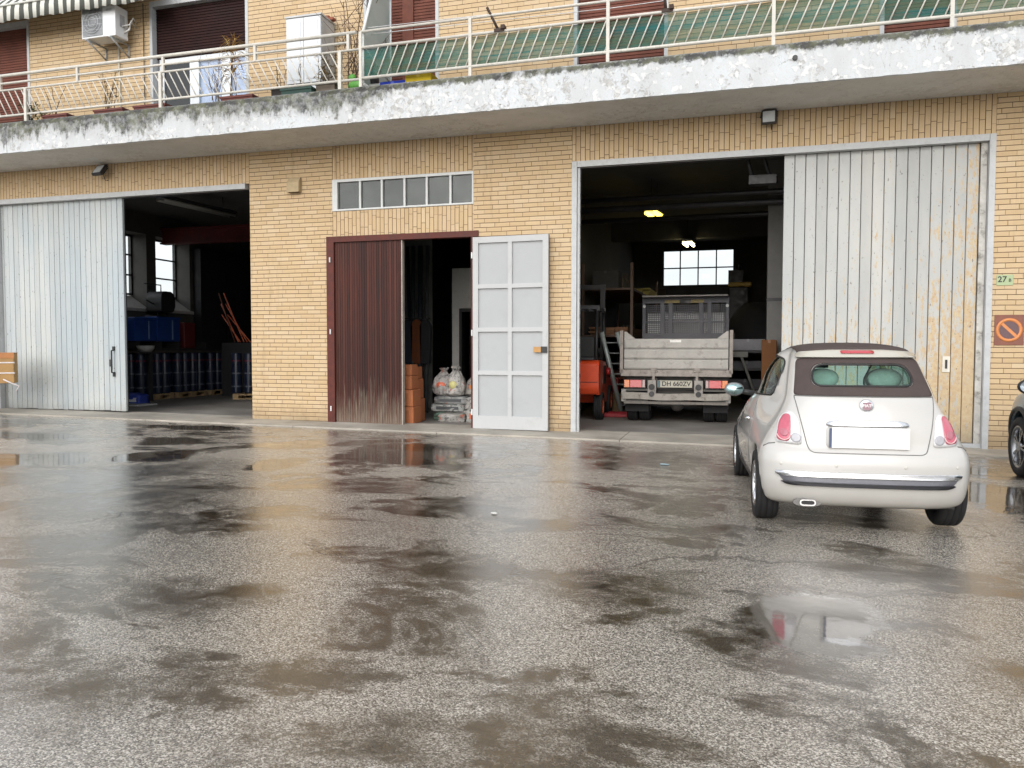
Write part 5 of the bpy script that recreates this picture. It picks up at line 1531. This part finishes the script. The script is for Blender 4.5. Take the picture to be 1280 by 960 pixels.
# black blocks added to darken the left hall, with stock on its right
b = MB(); b.box(-10.9, -8.75, 8.6, 9.4, FL, 4.2); o = b.build('added_dark_block', plain((.02, .02, .023), .7)); tag(o, 'very dark tall cupboard shape added to blacken the right back of the left hall', 'cupboard')  # plain black block added to hide the grey wall and read as gloom
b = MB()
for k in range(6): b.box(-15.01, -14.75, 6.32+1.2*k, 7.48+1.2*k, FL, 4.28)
o = b.build('added_dark_panels', plain((.018, .018, .022), .7)); tag(o, 'tall black panels added to darken the side wall behind the leaning copper tubes', 'panels')  # black slabs added over the grey wall so this side reads unlit
rod_glint_m = plain((.80, .20, .10), .3, 0, .25, 8, 0, .6)  # bright non-metal red: the sky's glint on the tubes is put into their colour
for k in range(6):
    x = -13.42+.085*k+rnd.uniform(-.02, .02)
    b = MB(); b.tube([(x+.02, 5.95+.02*k, 1.64), (x-.62-.03*k, 6.15, 3.0-.3*(k % 3))], .017, 6)
    o = b.build('copper_tube', rod_glint_m if k else plain((.25, .12, .08), .4, .5))
    tag(o, 'thin reddish tube leaning in the dark of the left hall', 'tube', 'tubes leaning in the left hall')
b = MB(); b.box(-13.75, -12.7, 5.85, 6.6, FL, 1.62); b.box(-13.7, -12.75, 5.83, 5.85, 1.5, 1.58); o = b.build('tube_stand', plain((.03, .03, .032), .7)); tag(o, 'dark chest holding the foot of the leaning tubes', 'chest')
b = MB(); b.tube([(-10.55, 5.0, .55), (-11.85, 6.9, 3.75)], .035, 8); o = b.build('long_pipe', plain((.08, .085, .10), .3)); tag(o, 'long dark pipe leaning across the right of the left hall', 'pipe')
for (x, y, z, lb) in ((-10.6, 4.6, 0, 'dark low chest at the right of the left hall, under the long pipe'),):
    carton(lb, (x, y, FL), R(12), 1.0, .8, .5, (.035, .035, .04))
for k in range(5):
    x, y = -12.9+.36*k, 4.55+.28*k
    o = dup(base, (-12.6+.30*k, 4.9+.12*k, FL+.141), rnd.uniform(-2, -1), None)
pallet('loose wooden pallet under the row of rolls facing the yard', (-12.05, 5.12, FL), R(22))
carton('pale grey box past the tubes near the brick pier', (-11.0, 6.0, FL), 0, .8, .6, 1.2, (.16, .16, .17))

# ---------------------------------------------------------------- middle room
FM = .119
om = (.42, .155, .07)
stack = [(-5.76, .46, 0, .24, .36, .30), (-5.84, .82, 0, .28, .30, .42), (-5.77, .46, .305, .24, .36, .30), (-5.86, .82, .425, .26, .3, .36), (-5.80, .50, .61, .20, .32, .24), (-5.88, .84, .79, .24, .28, .22), (-5.81, .52, .855, .19, .28, .20)]
olab = ['orange carton lowest in the front of the stack at the boarded door', 'orange carton lowest in the back of the stack', 'orange carton in the middle of the front stack', 'orange carton in the middle of the back stack', 'smaller orange carton third up in the front stack', 'orange carton on top of the back stack', 'topmost small orange carton of the front stack']
for (x, y, z, sx, sy, sz), lb in zip(stack, olab): carton(lb, (x, y, FM+z), 0, sx, sy, sz, om, 'orange_carton', 'carton', 'orange cartons stacked at the boarded door')
bags = [((-5.12, .95, 0), .5, .3, .16, (.33, .32, .30), 'crumpled grey sheeting bag lying in front of the pile', None), ((-4.62, .98, 0), .42, .32, .26, (.40, .39, .36), 'crumpled pale bag in front at the right of the pile', (.5, .12, .06)), ((-5.24, 1.25, 0), .62, .42, .17, (.09, .15, .11), 'green printed cement bag at the bottom of the bag pile', (.03, .13, .07)), ((-5.28, 1.27, .17), .66, .42, .15, (.30, .31, .30), 'grey bag with dark print, second in the pile', (.05, .055, .06)),
        ((-5.24, 1.25, .32), .62, .4, .14, (.27, .28, .28), 'dark grey bag in the middle of the pile', (.05, .055, .06)), ((-4.76, 1.22, 0), .42, .4, .22, (.42, .41, .38), 'crumpled pale bag at the right foot of the pile', None),
        ((-4.74, 1.25, .22), .42, .4, .24, (.34, .33, .31), 'crumpled grey bag on the right of the pile', None)]
for i, (l, sx, sy, sz, c, lb, stp) in enumerate(bags): sack('cement_bag', lb, (l[0], l[1], FM+l[2]), sx, sy, sz, c, 'bag', R((-1)**i*4), 'bags piled in the middle doorway', stp, 30+i)
def tied_bag(label, loc, w, h, col, seed, spot=None):
    rn = random.Random(seed)
    b = MB(); b.lathe([(w*.30, 0), (w*.48, h*.08), (w*.5, h*.35), (w*.40, h*.62), (w*.16, h*.82), (w*.09, h*.87), (w*.2, h)], (0, 0, 0), 'z', 16, False)
    for v in b.bm.verts:
        if v.co.z > .002: v.co += Vector((rn.uniform(-1, 1), rn.uniform(-1, 1), rn.uniform(-1, 1)))*w*.05
    for f_ in b.bm.faces: f_.smooth = False
    o = b.build('refuse_bag', bag_mat(col, seed)); o.location = (loc[0], loc[1], FM+loc[2]); tag(o, label, 'bag', 'bags piled in the middle doorway')
    if spot: q = MB(); q.ball((0, -w*.42, h*.38), w*.22, w*.1, h*.14, 10, 6); q.build('printed_patch', plain(spot, .4), o)
tied_bag('knotted white plastic bag with a red patch on top of the pile', (-5.42, 1.25, .46), .44, .52, (.36, .345, .33), 3, (.55, .12, .06))
tied_bag('taller knotted white bag at the middle top of the pile', (-5.16, 1.18, .46), .40, .55, (.44, .43, .41), 4, (.5, .47, .2))
tied_bag('knotted pale bag with an orange patch at the right top', (-4.78, 1.28, .46), .44, .44, (.36, .345, .32), 6, (.6, .22, .05))
b = MB(); b.box(-8.0, -6.32, 3.6, 3.72, FM, 3.2) if False else b.box(-6.15, -3.77, 3.6, 3.72, 2.35, 3.22)
b.box(-6.15, -5.98, 3.6, 3.72, FM, 2.35); part('inner_wall', b, WALL_WH)
b = MB(); b.box(-5.98, -5.92, 3.58, 3.74, FM, 2.34).box(-4.6, -4.52, 3.58, 3.74, FM, 2.34).box(-5.92, -4.6, 3.58, 3.74, 2.27, 2.34); part('inner_door_frame', b, BLACKP)
b = MB(); b.box(-5.3, -5.0, 4.4, 4.45, FM, 2.2); part('inner_door', b, plain((.20, .19, .185), .6))
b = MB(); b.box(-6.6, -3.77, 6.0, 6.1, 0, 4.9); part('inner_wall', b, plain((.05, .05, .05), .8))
b = MB(); b.box(-4.52, -3.77, 3.62, 3.70, FM, 2.35); part('inner_wall', b, WALL_WH)
t = shelf_unit('narrow shelf of small cartons beside the inner doorway', (-4.98, 3.05, FM), 0, .62, .4, (.35, .85, 1.3, 1.75, 2.15), 2.3)
for i, z in enumerate((.35, .85, 1.3, 1.75)):
    for j in range(3):
        h = (.25, .32, .2)[(i+j) % 3]
        carton('pale small carton on the narrow shelf by the inner doorway', (-5.2+.21*j, 3.0, FM+z), 0, .18, .25, h, ((.34, .33, .31), (.22, .23, .25), (.40, .38, .33))[(i*2+j) % 3], 'small_carton', 'carton', 'small cartons on the narrow shelf')
carton('brown wooden stool-like box behind the bag pile', (-4.78, 2.2, FM), 0, .4, .4, .62, (.24, .12, .05))
for k, (x, lean, r, c) in enumerate(((-6.58, .10, .05, (.045, .05, .055)), (-6.46, .05, .06, (.03, .035, .045)), (-6.36, -.02, .045, (.08, .085, .085)), (-6.70, .12, .04, (.025, .03, .04)))):
    b = MB(); b.tube([(x-.02, 2.45+.1*k, FM), (x-lean-.30, 3.4, 3.7)], r, 8); o = b.build('long_pipe', plain(c, .4)); tag(o, ('grey pipe leaning leftmost but one inside the middle doorway', 'thick dark blue pipe leaning inside the middle doorway', 'paler pipe nearest the white inner wall', 'thin black pipe leaning at the left inside the middle doorway')[k], 'pipe')
b = MB(); b.box(-7.6, -6.75, 3.9, 3.96, FM, 4.2); part('inner_wall', b, plain((.26, .26, .25), .8))
def coat():
    t = thing('work_jackets', 'dark and orange work jackets hanging inside the middle doorway', 'jackets', (-6.62, 2.75, 2.05))
    b = MB(); b.cyl((-.4, 0, .05), (.3, 0, .05), .015, 8); b.build('rail', DARKM, t)
    for i, c in enumerate(((.03, .035, .05), (.20, .06, .02), (.025, .025, .03))):
        b = MB(); x = -.2+.2*i; b.prism(rounded([(x-.10, -.9), (x+.10, -.9), (x+.12, -.1), (x+.03, .03), (x-.03, .03), (x-.12, -.1)], .03, 3), -.06, .06, 'y'); b.build('jacket', plain(c, .85), t)
coat()
# ------------------------------------------------------------------ balcony railings and what stands on the balcony
ZB = 5.62
def railing_left():
    t = thing('balcony_railing', 'pale balcony railing at the left with bars leaning left and a double top rail', 'railing', (0, -1.1, 0))
    x0, x1 = -15.6, -5.98
    for z, xe, r, n in ((6.505, -6.0, .030, 'handrail'), (6.36, -6.12, .022, 'middle_rail'), (6.235, -5.95, .020, 'middle_rail'), (5.765, -5.95, .022, 'bottom_rail')):
        b = MB(); b.tube([(x0, 0, z), ((x0+xe)/2, 0, z+.004), (xe, 0, z)], r, 8); b.build(n, RAIL_M, t)
    for x in (-13.33+.02, -11.53, -9.69, -7.86, -6.14):
        b = MB(); b.box(x-.022, x+.022, -.022, .022, 6.235, 6.49); b.build('post', RAIL_M, t)
    for x in (-12.72, -9.75, -6.29):
        b = MB(); b.box(x-.028, x+.028, -.026, .026, ZB-.02, 6.24); b.build('post', RAIL_M, t)
    x = -15.2
    while x < -6.45:
        if True:
            b = MB(); b.tube([(x, 0, 6.23), (x+.255, 0, 5.77)], .0105, 6); b.build('bar', RAIL_M, t)
        x += .148
railing_left()
def railing_right():
    t = thing('balcony_railing', 'cream balcony railing at the right with bars leaning right and green netting behind', 'railing', (0, -1.1, 0))
    x0, x1 = -5.92, 8.1
    for z, r, n in ((6.505, .021, 'handrail'), (6.255, .024, 'middle_rail'), (5.775, .026, 'bottom_rail')):
        b = MB(); b.tube([(x0, 0, z), (-1, 0, z+.004), (x1, 0, z)], r, 8); b.build(n, RAIL_M, t)
    for x in (-5.92, -4.07, -1.95, .34, 2.54, 4.7, 6.9):
        b = MB(); b.box(x-.024, x+.024, -.024, .024, ZB-.02, 6.50); b.build('post', RAIL_M, t)
    x = -5.80
    while x < 7.9:
        b = MB(); b.tube([(x+.20, 0, 6.25), (x, 0, 5.78)], .0105, 6); b.build('bar', RAIL_M, t)
        x += .165
    g = NG('green shade netting'); o = g.obj(); xx, y, z = g.sep(o)
    st = g.noise(g.scl(o, (.5, 1, 3.2)), 2.4, 5, .65)
    al = g.mul(g.rng(st, .3, .72, .62, .92), g.rng(g.noise(g.scl(o, (.3, 1, 6)), 3.1, 5, .7), .3, .6, .85, 1.08))
    c = g.mix(g.rng(g.noise(g.scl(o, (.4, 1, 4)), 1.5, 4), .40, .62), (.06, .11, .07), (.008, .115, .11))
    m = g.bsdf(c, .8, 0, None, .2, alpha=al)
    b = MB(); n = 150; rows = []
    for i in range(n+1):
        xq = -5.9+13.9*i/n
        rows.append([b.bm.verts.new((xq, .035+.012*math.sin(i*1.3+k), 5.80+.44*k/5)) for k in range(6)])
    for a, c2 in zip(rows, rows[1:]):
        for k in range(5):
            f = b.bm.faces.new((a[k], c2[k], c2[k+1], a[k+1])); f.smooth = True
    b.build('shade_netting', m, t)
railing_right()
for (x0, x1, lb) in ((-3.80, -3.62, 'rusty iron hook bracket standing on the cream railing, left of two'), (-1.16, -1.12, 'rusty iron hook bracket standing on the cream railing, right of two')):
    b = MB(); b.tube([(x0, 0, .36), (x1, 0, 0)], .022, 6); b.box(x1-.06, x1+.10, -.035, .035, -.03, .02).box(x1+.05, x1+.11, -.06, .06, .0, .06)
    o = b.build('iron_hook', plain((.045, .025, .018), .7, .2)); o.location = (0, -1.1, 6.275); tag(o, lb, 'hook')
b = MB()
for y, z in ((-.95, 6.62), (-.80, 6.58)): b.tube([(-5.9, y, z), (-2, y, z-.05), (2, y, z+.02)], .006, 5)
o = b.build('washing_line', plain((.6, .6, .6), .5)); tag(o, 'thin pale washing lines strung behind the cream railing', 'washing line')
def divider():
    t = thing('privacy_screen', 'frosted glass privacy screen in a white frame across the balcony', 'screen', (-5.90, 0, 0))
    pts = [(-1.07, 5.70), (-1.07, 6.48), (-.70, 7.30), (-.52, 7.52), (-.04, 7.45), (-.04, 5.70)]
    fm = plain((.66, .70, .70), .4, 0, .06)
    b = MB()
    P = pts+[pts[0]]
    for a, c in zip(P, P[1:]): b.tube([(0, *a), (0, *c)], .026, 6)
    b.tube([(0, -1.07, 6.3), (0, -.04, 6.02)], .02, 6)
    b.build('frame', fm, t)
    g = NG('frosted glass'); o = g.obj()
    m = g.bsdf(g.mix(g.rng(g.noise(o, 2, 4), .3, .7), (.42, .52, .50), (.55, .62, .60)), .25, 0, None, .5, alpha=.82)
    b = MB(); b.prism(pts, -.005, .005, 'x'); b.build('glass_panel', m, t)
divider()
def cabinet():
    t = thing('balcony_cabinet', 'pale grey two-door cabinet standing on the balcony', 'cabinet', (-7.30, -.27, 5.602))
    m = plain((.62, .65, .68), .4, 0, .05, 4, .05); m2 = plain((.44, .45, .46), .5)
    b = MB(); b.box(-.335, .335, -.22, .22, 0, 1.53); b.build('carcass', m2, t)
    for x0 in (-.33, .005):
        for z0, z1 in ((.42, 1.52), (.03, .37)):
            b = MB(); b.box(x0, x0+.325, -.245, -.222, z0, z1); b.build('door', m, t)
            b = MB(); b.box(x0+.05, x0+.275, -.252, -.246, z0+.06, z1-.06); b.bevel(.004); b.build('door_panel', m, t)
    b = MB(); b.box(-.35, .35, -.26, .23, 1.531, 1.56); b.build('top', m2, t)
    b = MB(); b.box(-.335, .335, -.25, -.222, .375, .415); b.build('gap_strip', DARKM, t)
cabinet()
b = MB(); b.box(-.2, .22, -.05, .05, 0, .05); b.bevel(.01); b.box(-.05, .12, -.04, .04, .05, .09)
o = b.build('rust_bundle', plain((.22, .07, .04), .8, 0, .4, 15)); o.location = (-6.7, -.1, 7.0+.0); o.location = (-7.12, -.15, 5.602+1.562); tag(o, 'rust coloured bundle lying on top of the pale cabinet', 'bundle')

def ac_unit():
    t = thing('air_conditioner', 'white outdoor air conditioner unit on wall brackets at the upper left', 'air conditioner', (-11.64, -.31, 7.27))
    wm = plain((.72, .74, .76), .4, 0, .04, 4, .03)
    b = MB(); b.box(-.385, .385, -.17, .15, 0, .56); b.bevel(.012, 2); b.build('casing', wm, t)
    b = MB(); n = 40
    ro = MB()
    def gr(x0, x1, z0, z1):
        for i in range(18): ro.box(x0+(x1-x0)*i/17-.003, x0+(x1-x0)*i/17+.003, -.182, -.176, z0, z1)
        for i in range(6): ro.box(x0, x1, -.187, -.183, z0+(z1-z0)*i/5-.003, z0+(z1-z0)*i/5+.003)
    gr(-.355, .09, .04, .53)
    for r_ in (.08, .14, .20): ro.lathe([(r_-.004, -.191), (r_+.004, -.191), (r_+.004, -.187), (r_-.004, -.187)], (-.13, 0, .285), 'y', 36, 'loop')
    ro.build('fan_grille', plain((.45, .47, .49), .4), t)
    b = MB(); b.box(-.36, .10, -.1745, -.172, .03, .54); b.build('fan_recess', plain((.20, .21, .22), .5), t)
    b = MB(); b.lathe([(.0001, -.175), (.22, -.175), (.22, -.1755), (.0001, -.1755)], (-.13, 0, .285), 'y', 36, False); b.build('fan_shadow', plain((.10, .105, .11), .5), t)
    b = MB(); b.box(.19, .31, -.174, -.1715, .455, .50); b.build('maker_plate', plain((.55, .57, .6), .4), t)
    b = MB(); b.box(.386, .391, -.06, .06, .2, .42); b.build('side_label', plain((.4, .41, .43), .5), t)
    b = MB(); b.tube([(.39, .05, .12), (.50, .05, .16), (.50, .1, .34), (.44, .29, .30)], .018, 8).tube([(.39, .0, .22), (.54, .02, .24), (.53, .12, .4), (.46, .29, .38)], .014, 8); b.build('pipes', plain((.6, .6, .58), .6), t)
    for x in (-.27, .27):
        b = MB(); b.tube([(x, -.2, -.02), (x, .30, -.02)], .016, 6).tube([(x, .295, -.02), (x, .295, -.26)], .016, 6).tube([(x, -.17, -.02), (x, .29, -.24)], .014, 6); b.build('bracket', GALV, t)
    b = MB(); b.tube([(.05, .27, -.02), (.05, .285, -1.8)], .014, 6); b.build('drain_hose', plain((.5, .48, .4), .6), t)
ac_unit()

def floodlight(label, x, z, rot, tilt, y=-.16, s=1.):
    t = thing('floodlight', label, 'floodlight', (x, y, z), rot)
    M = Matrix.Rotation(tilt, 4, 'X')
    b = MB(); b.box(-.105*s, .105*s, -.03, .03, -.10*s, .10*s); b.bevel(.008)
    for i in range(7): b.box(-.09*s+i*.03*s-.004, -.09*s+i*.03*s+.004, .03, .055, -.08*s, .08*s)
    for v in b.bm.verts: v.co = M @ v.co
    b.build('housing', BLACKP, t)
    b = MB(); b.box(-.082*s, .082*s, -.034, -.0305, -.078*s, .078*s)
    for v in b.bm.verts: v.co = M @ v.co
    b.build('lens', plain((.55, .58, .60), .15, 0, .1, 9), t)
    b = MB(); b.tube([(-.115*s, .0, 0), (-.115*s, .06, .09*s), (.115*s, .06, .09*s), (.115*s, 0, 0)], .009, 5).tube([(0, .06, .09*s), (0, .17, .10*s)], .015, 5); b.tube([(.02, .05, -.05), (.03, .10, -.15*s), (.03, .165, -.14*s)], .007, 5); b.build('bracket', BLACKP, t)
floodlight('black floodlight with a pale lens above the left doorway', -11.98, 4.90, R(-8), R(-36), -.17, 1.2)
floodlight('upright square floodlight above the right doorway', .325, 4.93, R(-6), R(-6), -.14, 1.05)
def vent():
    t = thing('vent_hood', 'small beige vent hood on the brick pier left of the transom window', 'vent', (-7.80, 0, 4.39))
    m = plain((.42, .33, .20), .8, 0, .15, 12)
    b = MB(); b.prism([(0, .15), (-.03, .15), (-.10, .05), (-.11, -.12), (-.09, -.12), (-.05, -.02), (0, -.02)], -.12, .12, 'x'); b.build('hood', m, t)
    for s in (-1, 1):
        b = MB(); b.prism([(-.001, .14), (-.09, .04), (-.10, -.115), (-.001, -.115)], s*.119-.008, s*.119+.008, 'x'); b.build('cheek', m, t)
    b = MB(); b.box(-.10, .10, -.02, -.002, -.11, -.03); b.build('opening', plain((.10, .05, .03), .9), t)
vent()
def signs():
    t = thing('number_sign', 'small green house number sign on the brick pier at the right', 'sign', (3.535, -.004, 2.44))
    b = MB(); b.box(-.105, .105, -.008, 0, -.075, .075); b.bevel(.004); b.build('plate', plain((.34, .42, .24), .45, 0, .1), t)
    text_part('numerals', '27', .115, plain((.03, .03, .028), .6), t, Matrix.Translation((-.035, -.0095, .008)) @ UP_Y, .001)
    text_part('numerals', 'B', .062, plain((.03, .03, .028), .6), t, Matrix.Translation((.062, -.0095, -.005)) @ UP_Y, .001)
    t = thing('parking_sign', 'faded brown no-parking sign with an orange ring on the right pier', 'sign', (3.605, -.004, 1.735))
    b = MB(); b.box(-.185, .185, -.008, 0, -.215, .215); b.bevel(.003); b.build('plate', plain((.20, .075, .05), .5, 0, .2, 8, .05, .4, .3), t)
    org = plain((.58, .21, .065), .45, 0, .12)
    b = MB(); b.lathe([(.125, -.0105), (.168, -.0105), (.168, -.0085), (.125, -.0085)], (0, 0, 0), 'y', 48, 'loop')
    M = Matrix.Rotation(R(45), 4, 'Y'); b.box(-.128, .128, -.0115, -.0105, -.02, .02, M); b.build('ring', org, t)
    b = MB(); b.cyl((0, -.0095, 0), (0, -.0085, 0), .1245, 40); b.build('disc', plain((.11, .06, .065), .5), t)
signs()

# ---- plants
def planter(label, x, w, col=(.12, .035, .028), y=-.98, h=.11):
    b = MB(); b.prism([(y-.085, 0), (y+.085, 0), (y+.10, h), (y-.10, h)], x-w/2, x+w/2, 'x'); b.box(x-w/2-.012, x+w/2+.012, y-.112, y+.112, h-.03, h+.004)
    o = b.build('planter', plain(col, .75, 0, .25, 12)); o.location = (0, 0, 5.605); tag(o, label, 'planter'); return o
for lb, x, w in (('leftmost reddish planter trough behind the left railing, under the dry shrub', -12.1, .56), ('reddish planter trough below the air conditioner', -10.9, .62), ('dark reddish planter trough at the left frame of the half-lowered shutter', -10.02, .66), ('long reddish planter trough under the orange grass', -8.25, .62)): planter(lb, x, w)
planter('small black pot left of the pale cabinet', -7.5, .26, (.03, .025, .022), -.9, .2)
planter('dark green trough in front of the pale cabinet', -7.10, .56, (.02, .05, .04), -1.0, .13)
planter('grey-brown pot under the yellow dry plant', -6.62, .34, (.16, .13, .10), -.9, .2)
def stems(name, label, loc, n, h, spread, leafn, leafl, cols, seed, stemc=(.10, .075, .05), r=.008, droop=.5, branch=0, cat='plant', lw=.12):
    rn = random.Random(seed)
    t = thing(name, label, cat, loc)
    b = MB(); lf = MB()
    for i in range(n):
        a = rn.uniform(0, 2*PI); sp = spread*rn.uniform(.2, 1); hh = h*rn.uniform(.65, 1)
        base = Vector((rn.uniform(-.08, .08), rn.uniform(-.04, .04), 0))
        pts = [base]
        for k in range(1, 6):
            f = k/5; pts.append(base+Vector((math.cos(a)*sp*f**1.3+rn.uniform(-.02, .02), math.sin(a)*sp*.5*f**1.3, hh*f)))
        b.tube(pts, r, 5, .4)
        for q in range(branch):
            f = rn.uniform(.35, .95); p = pts[0].lerp(pts[-1], f); a2 = rn.uniform(0, 2*PI); L = h*rn.uniform(.15, .38)
            p2 = p+Vector((math.cos(a2)*L*.7, math.sin(a2)*L*.4, L*.75)); b.tube([p, p.lerp(p2, .5)+Vector((0, 0, .01)), p2], r*.5, 4, .4)
            pts.append(p2)
        for q in range(leafn):
            p = pts[rn.randrange(2, len(pts))]+Vector((rn.uniform(-.04, .04), rn.uniform(-.03, .03), rn.uniform(-.06, .03)))
            a2 = rn.uniform(0, 2*PI); d = Vector((math.cos(a2), math.sin(a2)*.6, rn.uniform(-.3, .8))).normalized(); L = leafl*rn.uniform(.5, 1.1)
            s = d.cross(Vector((0, 0, 1))).normalized()*L*lw
            m1 = p+d*L*.5; m2 = p+d*L+Vector((0, 0, -droop*L*.5))
            v = [lf.bm.verts.new(z) for z in (p, m1+s, m2, m1-s)]
            f_ = lf.bm.faces.new(v); f_.smooth = True
    b.build('stem', plain(stemc, .8), t)
    if leafn:
        g = NG('leaf'); isl = g.island(); m = g.bsdf(g.ramp(isl, [(i/max(1, len(cols)-1), c) for i, c in enumerate(cols)]), .7)
        lf.build('foliage', m, t, recalc=False)
    return t
DRY = [(.30, .20, .06), (.42, .30, .10), (.24, .13, .04), (.18, .17, .06)]
stems('dry_plant', 'yellowish dry shrub behind the left railing, below the air conditioner', (-10.95, -.98, 5.74), 7, .78, .26, 9, .11, DRY, 1)
stems('dry_plant', 'thin wilted stem at the far left of the balcony', (-12.15, -.98, 5.74), 3, .75, .35, 2, .06, DRY, 2, (.06, .04, .03))
stems('bare_shrub', 'grey leafless twigs in front of the white balcony door', (-8.75, -.92, 5.61), 9, .85, .36, 2, .05, DRY, 3, (.16, .13, .10), .006, .5, 3)
stems('orange_grass', 'orange spiky grass plant above the left handrail', (-8.35, -.98, 5.75), 5, 1.0, .16, 30, .36, [(.45, .20, .05), (.55, .38, .12), (.40, .28, .08), (.5, .27, .07)], 4, (.2, .12, .05), .007, .5, lw=.03)
stems('orange_grass', 'smaller orange grass tuft left of the spiky grass', (-8.75, -1.0, 5.72), 3, .78, .10, 12, .22, [(.45, .26, .07), (.5, .36, .12)], 14, (.2, .12, .05), .006, .4, lw=.03)
stems('bare_tree', 'tall leafless young tree between the cabinet and the glass screen', (-6.30, -.62, 5.61), 4, 2.1, .42, 1, .05, DRY, 5, (.12, .075, .05), .013, .5, 14, 'tree')
stems('dry_plant', 'yellow dry plant in a pot before the pale cabinet', (-6.72, -.92, 5.75), 6, .55, .22, 12, .12, DRY, 6)
stems('dry_plant', 'small dry plant in the black pot left of the cabinet', (-7.5, -.9, 5.75), 4, .55, .14, 5, .06, DRY, 7)
stems('potted_cactus', 'upright brown seed stem in front of the cabinet doors', (-7.10, -1.0, 5.68), 2, .75, .05, 8, .07, [(.35, .27, .16), (.10, .14, .06)], 8)
stems('green_weeds', 'green weeds at the far left corner of the balcony', (-12.75, -1.0, 5.62), 14, .42, .30, 9, .13, [(.05, .09, .03), (.09, .12, .04), (.14, .14, .06)], 9, (.06, .08, .03), .005)
stems('green_weeds', 'green leafy weeds beside the leftmost planter', (-12.45, -1.05, 5.62), 8, .22, .18, 8, .09, [(.05, .09, .03), (.10, .12, .05)], 10, (.06, .08, .03), .004)
def watering():
    t = thing('watering_can', 'black and bright green watering pot on the balcony by the glass screen', 'watering can', (-6.08, -.72, 5.62))
    b = MB(); b.ball((.12, 0, .24), .17, .12, .16, 14, 9); b.build('black_body', BLACKP, t)
    b = MB(); b.ball((-.06, -.08, .16), .17, .07, .09, 12, 8); b.ball((-.16, -.06, .30), .07, .05, .06, 10, 7); b.ball((.07, -.12, .10), .10, .05, .07, 10, 7); b.build('green_lid', plain((.10, .34, .05), .5), t)
    b = MB(); b.box(-.35, .25, -.12, .12, 0, .05); b.build('tray', plain((.05, .04, .035), .7), t)
watering()
carton('flat blue crate on the balcony at the foot of the glass screen', (-5.42, -.85, 5.602), 0, .44, .3, .12, (.015, .035, .28), 'blue_crate', 'crate')
carton('flat yellow crate on the balcony beside the blue one', (-4.98, -.85, 5.602), 0, .44, .3, .20, (.42, .31, .02), 'yellow_crate', 'crate')
b = MB(); b.box(-5.88, -5.66, -.9, -.6, 0, .14); o = b.build('grey_basin', plain((.5, .52, .5), .5)); o.location = (0, 0, 5.602); tag(o, 'pale grey low basin behind the foot of the railing', 'basin')

# ---- cardboard box on a hand cart at the left edge
def cart():
    t = thing('platform_cart', 'dark platform cart at the left edge carrying the cardboard box', 'cart', (-14.36, -1.2, gz(-14.4)+.003), R(42))
    b = MB(); b.box(-.75, .52, -.34, .34, .555, .595); b.build('platform', BLACKP, t)
    b = MB(); b.tube([(-.7, -.3, .55), (.2, -.3, .12)], .025, 6).tube([(-.7, .3, .55), (.2, .3, .12)], .025, 6).tube([(.5, -.3, .55), (-.2, -.3, .12)], .025, 6).tube([(.5, .3, .55), (-.2, .3, .12)], .025, 6); b.build('frame', BLACKP, t)
    for x in (-.55,):
        for y in (-.3, .3):
            b = MB(); b.cyl((x, y-.03, .09), (x, y+.03, .09), .09, 16); b.build('wheel', RUBBER, t)
    for y in (-.3, .3):
        b = MB(); b.cyl((.0, y-.03, .09), (.0, y+.03, .09), .09, 16); b.build('wheel', RUBBER, t)
    c = thing('cardboard_box', 'long cardboard box with white strapping and an orange lid flap at the left edge', 'box', (-14.36, -1.2, gz(-14.4)+.003+.578), R(42))
    b = MB(); b.prism([(-.28, .02), (.28, .02), (.28, .60), (-.28, .60)], -.85, .90, 'x'); b.bevel(.008); b.build('carton_body', CARD, c)
    b = MB(); b.box(-.85, .905, -.288, -.282, .50, .605).box(-.85, .905, -.285, .285, .602, .612); b.build('lid_flap', plain((.46, .20, .075), .7, 0, .2), c)
    b = MB()
    for z in (.42, .22): b.box(-.85, .91, -.289, -.283, z-.012, z+.012)
    b.tube([(.72, -.295, .10), (.86, -.30, .02), (.98, -.30, -.03), (.93, -.3, -.13)], .014, 5); b.build('strapping', plain((.7, .66, .66), .5), c)
    b = MB(); b.box(.30, .62, -.2835, -.2815, .05, .15); b.build('shipping_label', plain((.62, .58, .6), .6), c)
cart()
# ---- litter on the asphalt
b = MB(); b.ball((0, 0, .010), .032, .02, .010, 10, 6, .003); o = b.build('paper_scrap', plain((.5, .5, .48), .8)); o.location = (-2.0, -6.4, gz(-2)+.002); tag(o, 'small white paper scrap on the wet asphalt', 'litter')
b = MB(); b.ball((0, 0, .006), .06, .035, .006, 10, 6, .004); o = b.build('plastic_scrap', plain((.30, .42, .47), .5)); o.location = (-.9, -3.0, gz(-.9)+.002); tag(o, 'pale blue plastic scrap on the asphalt before the right doorway', 'litter')
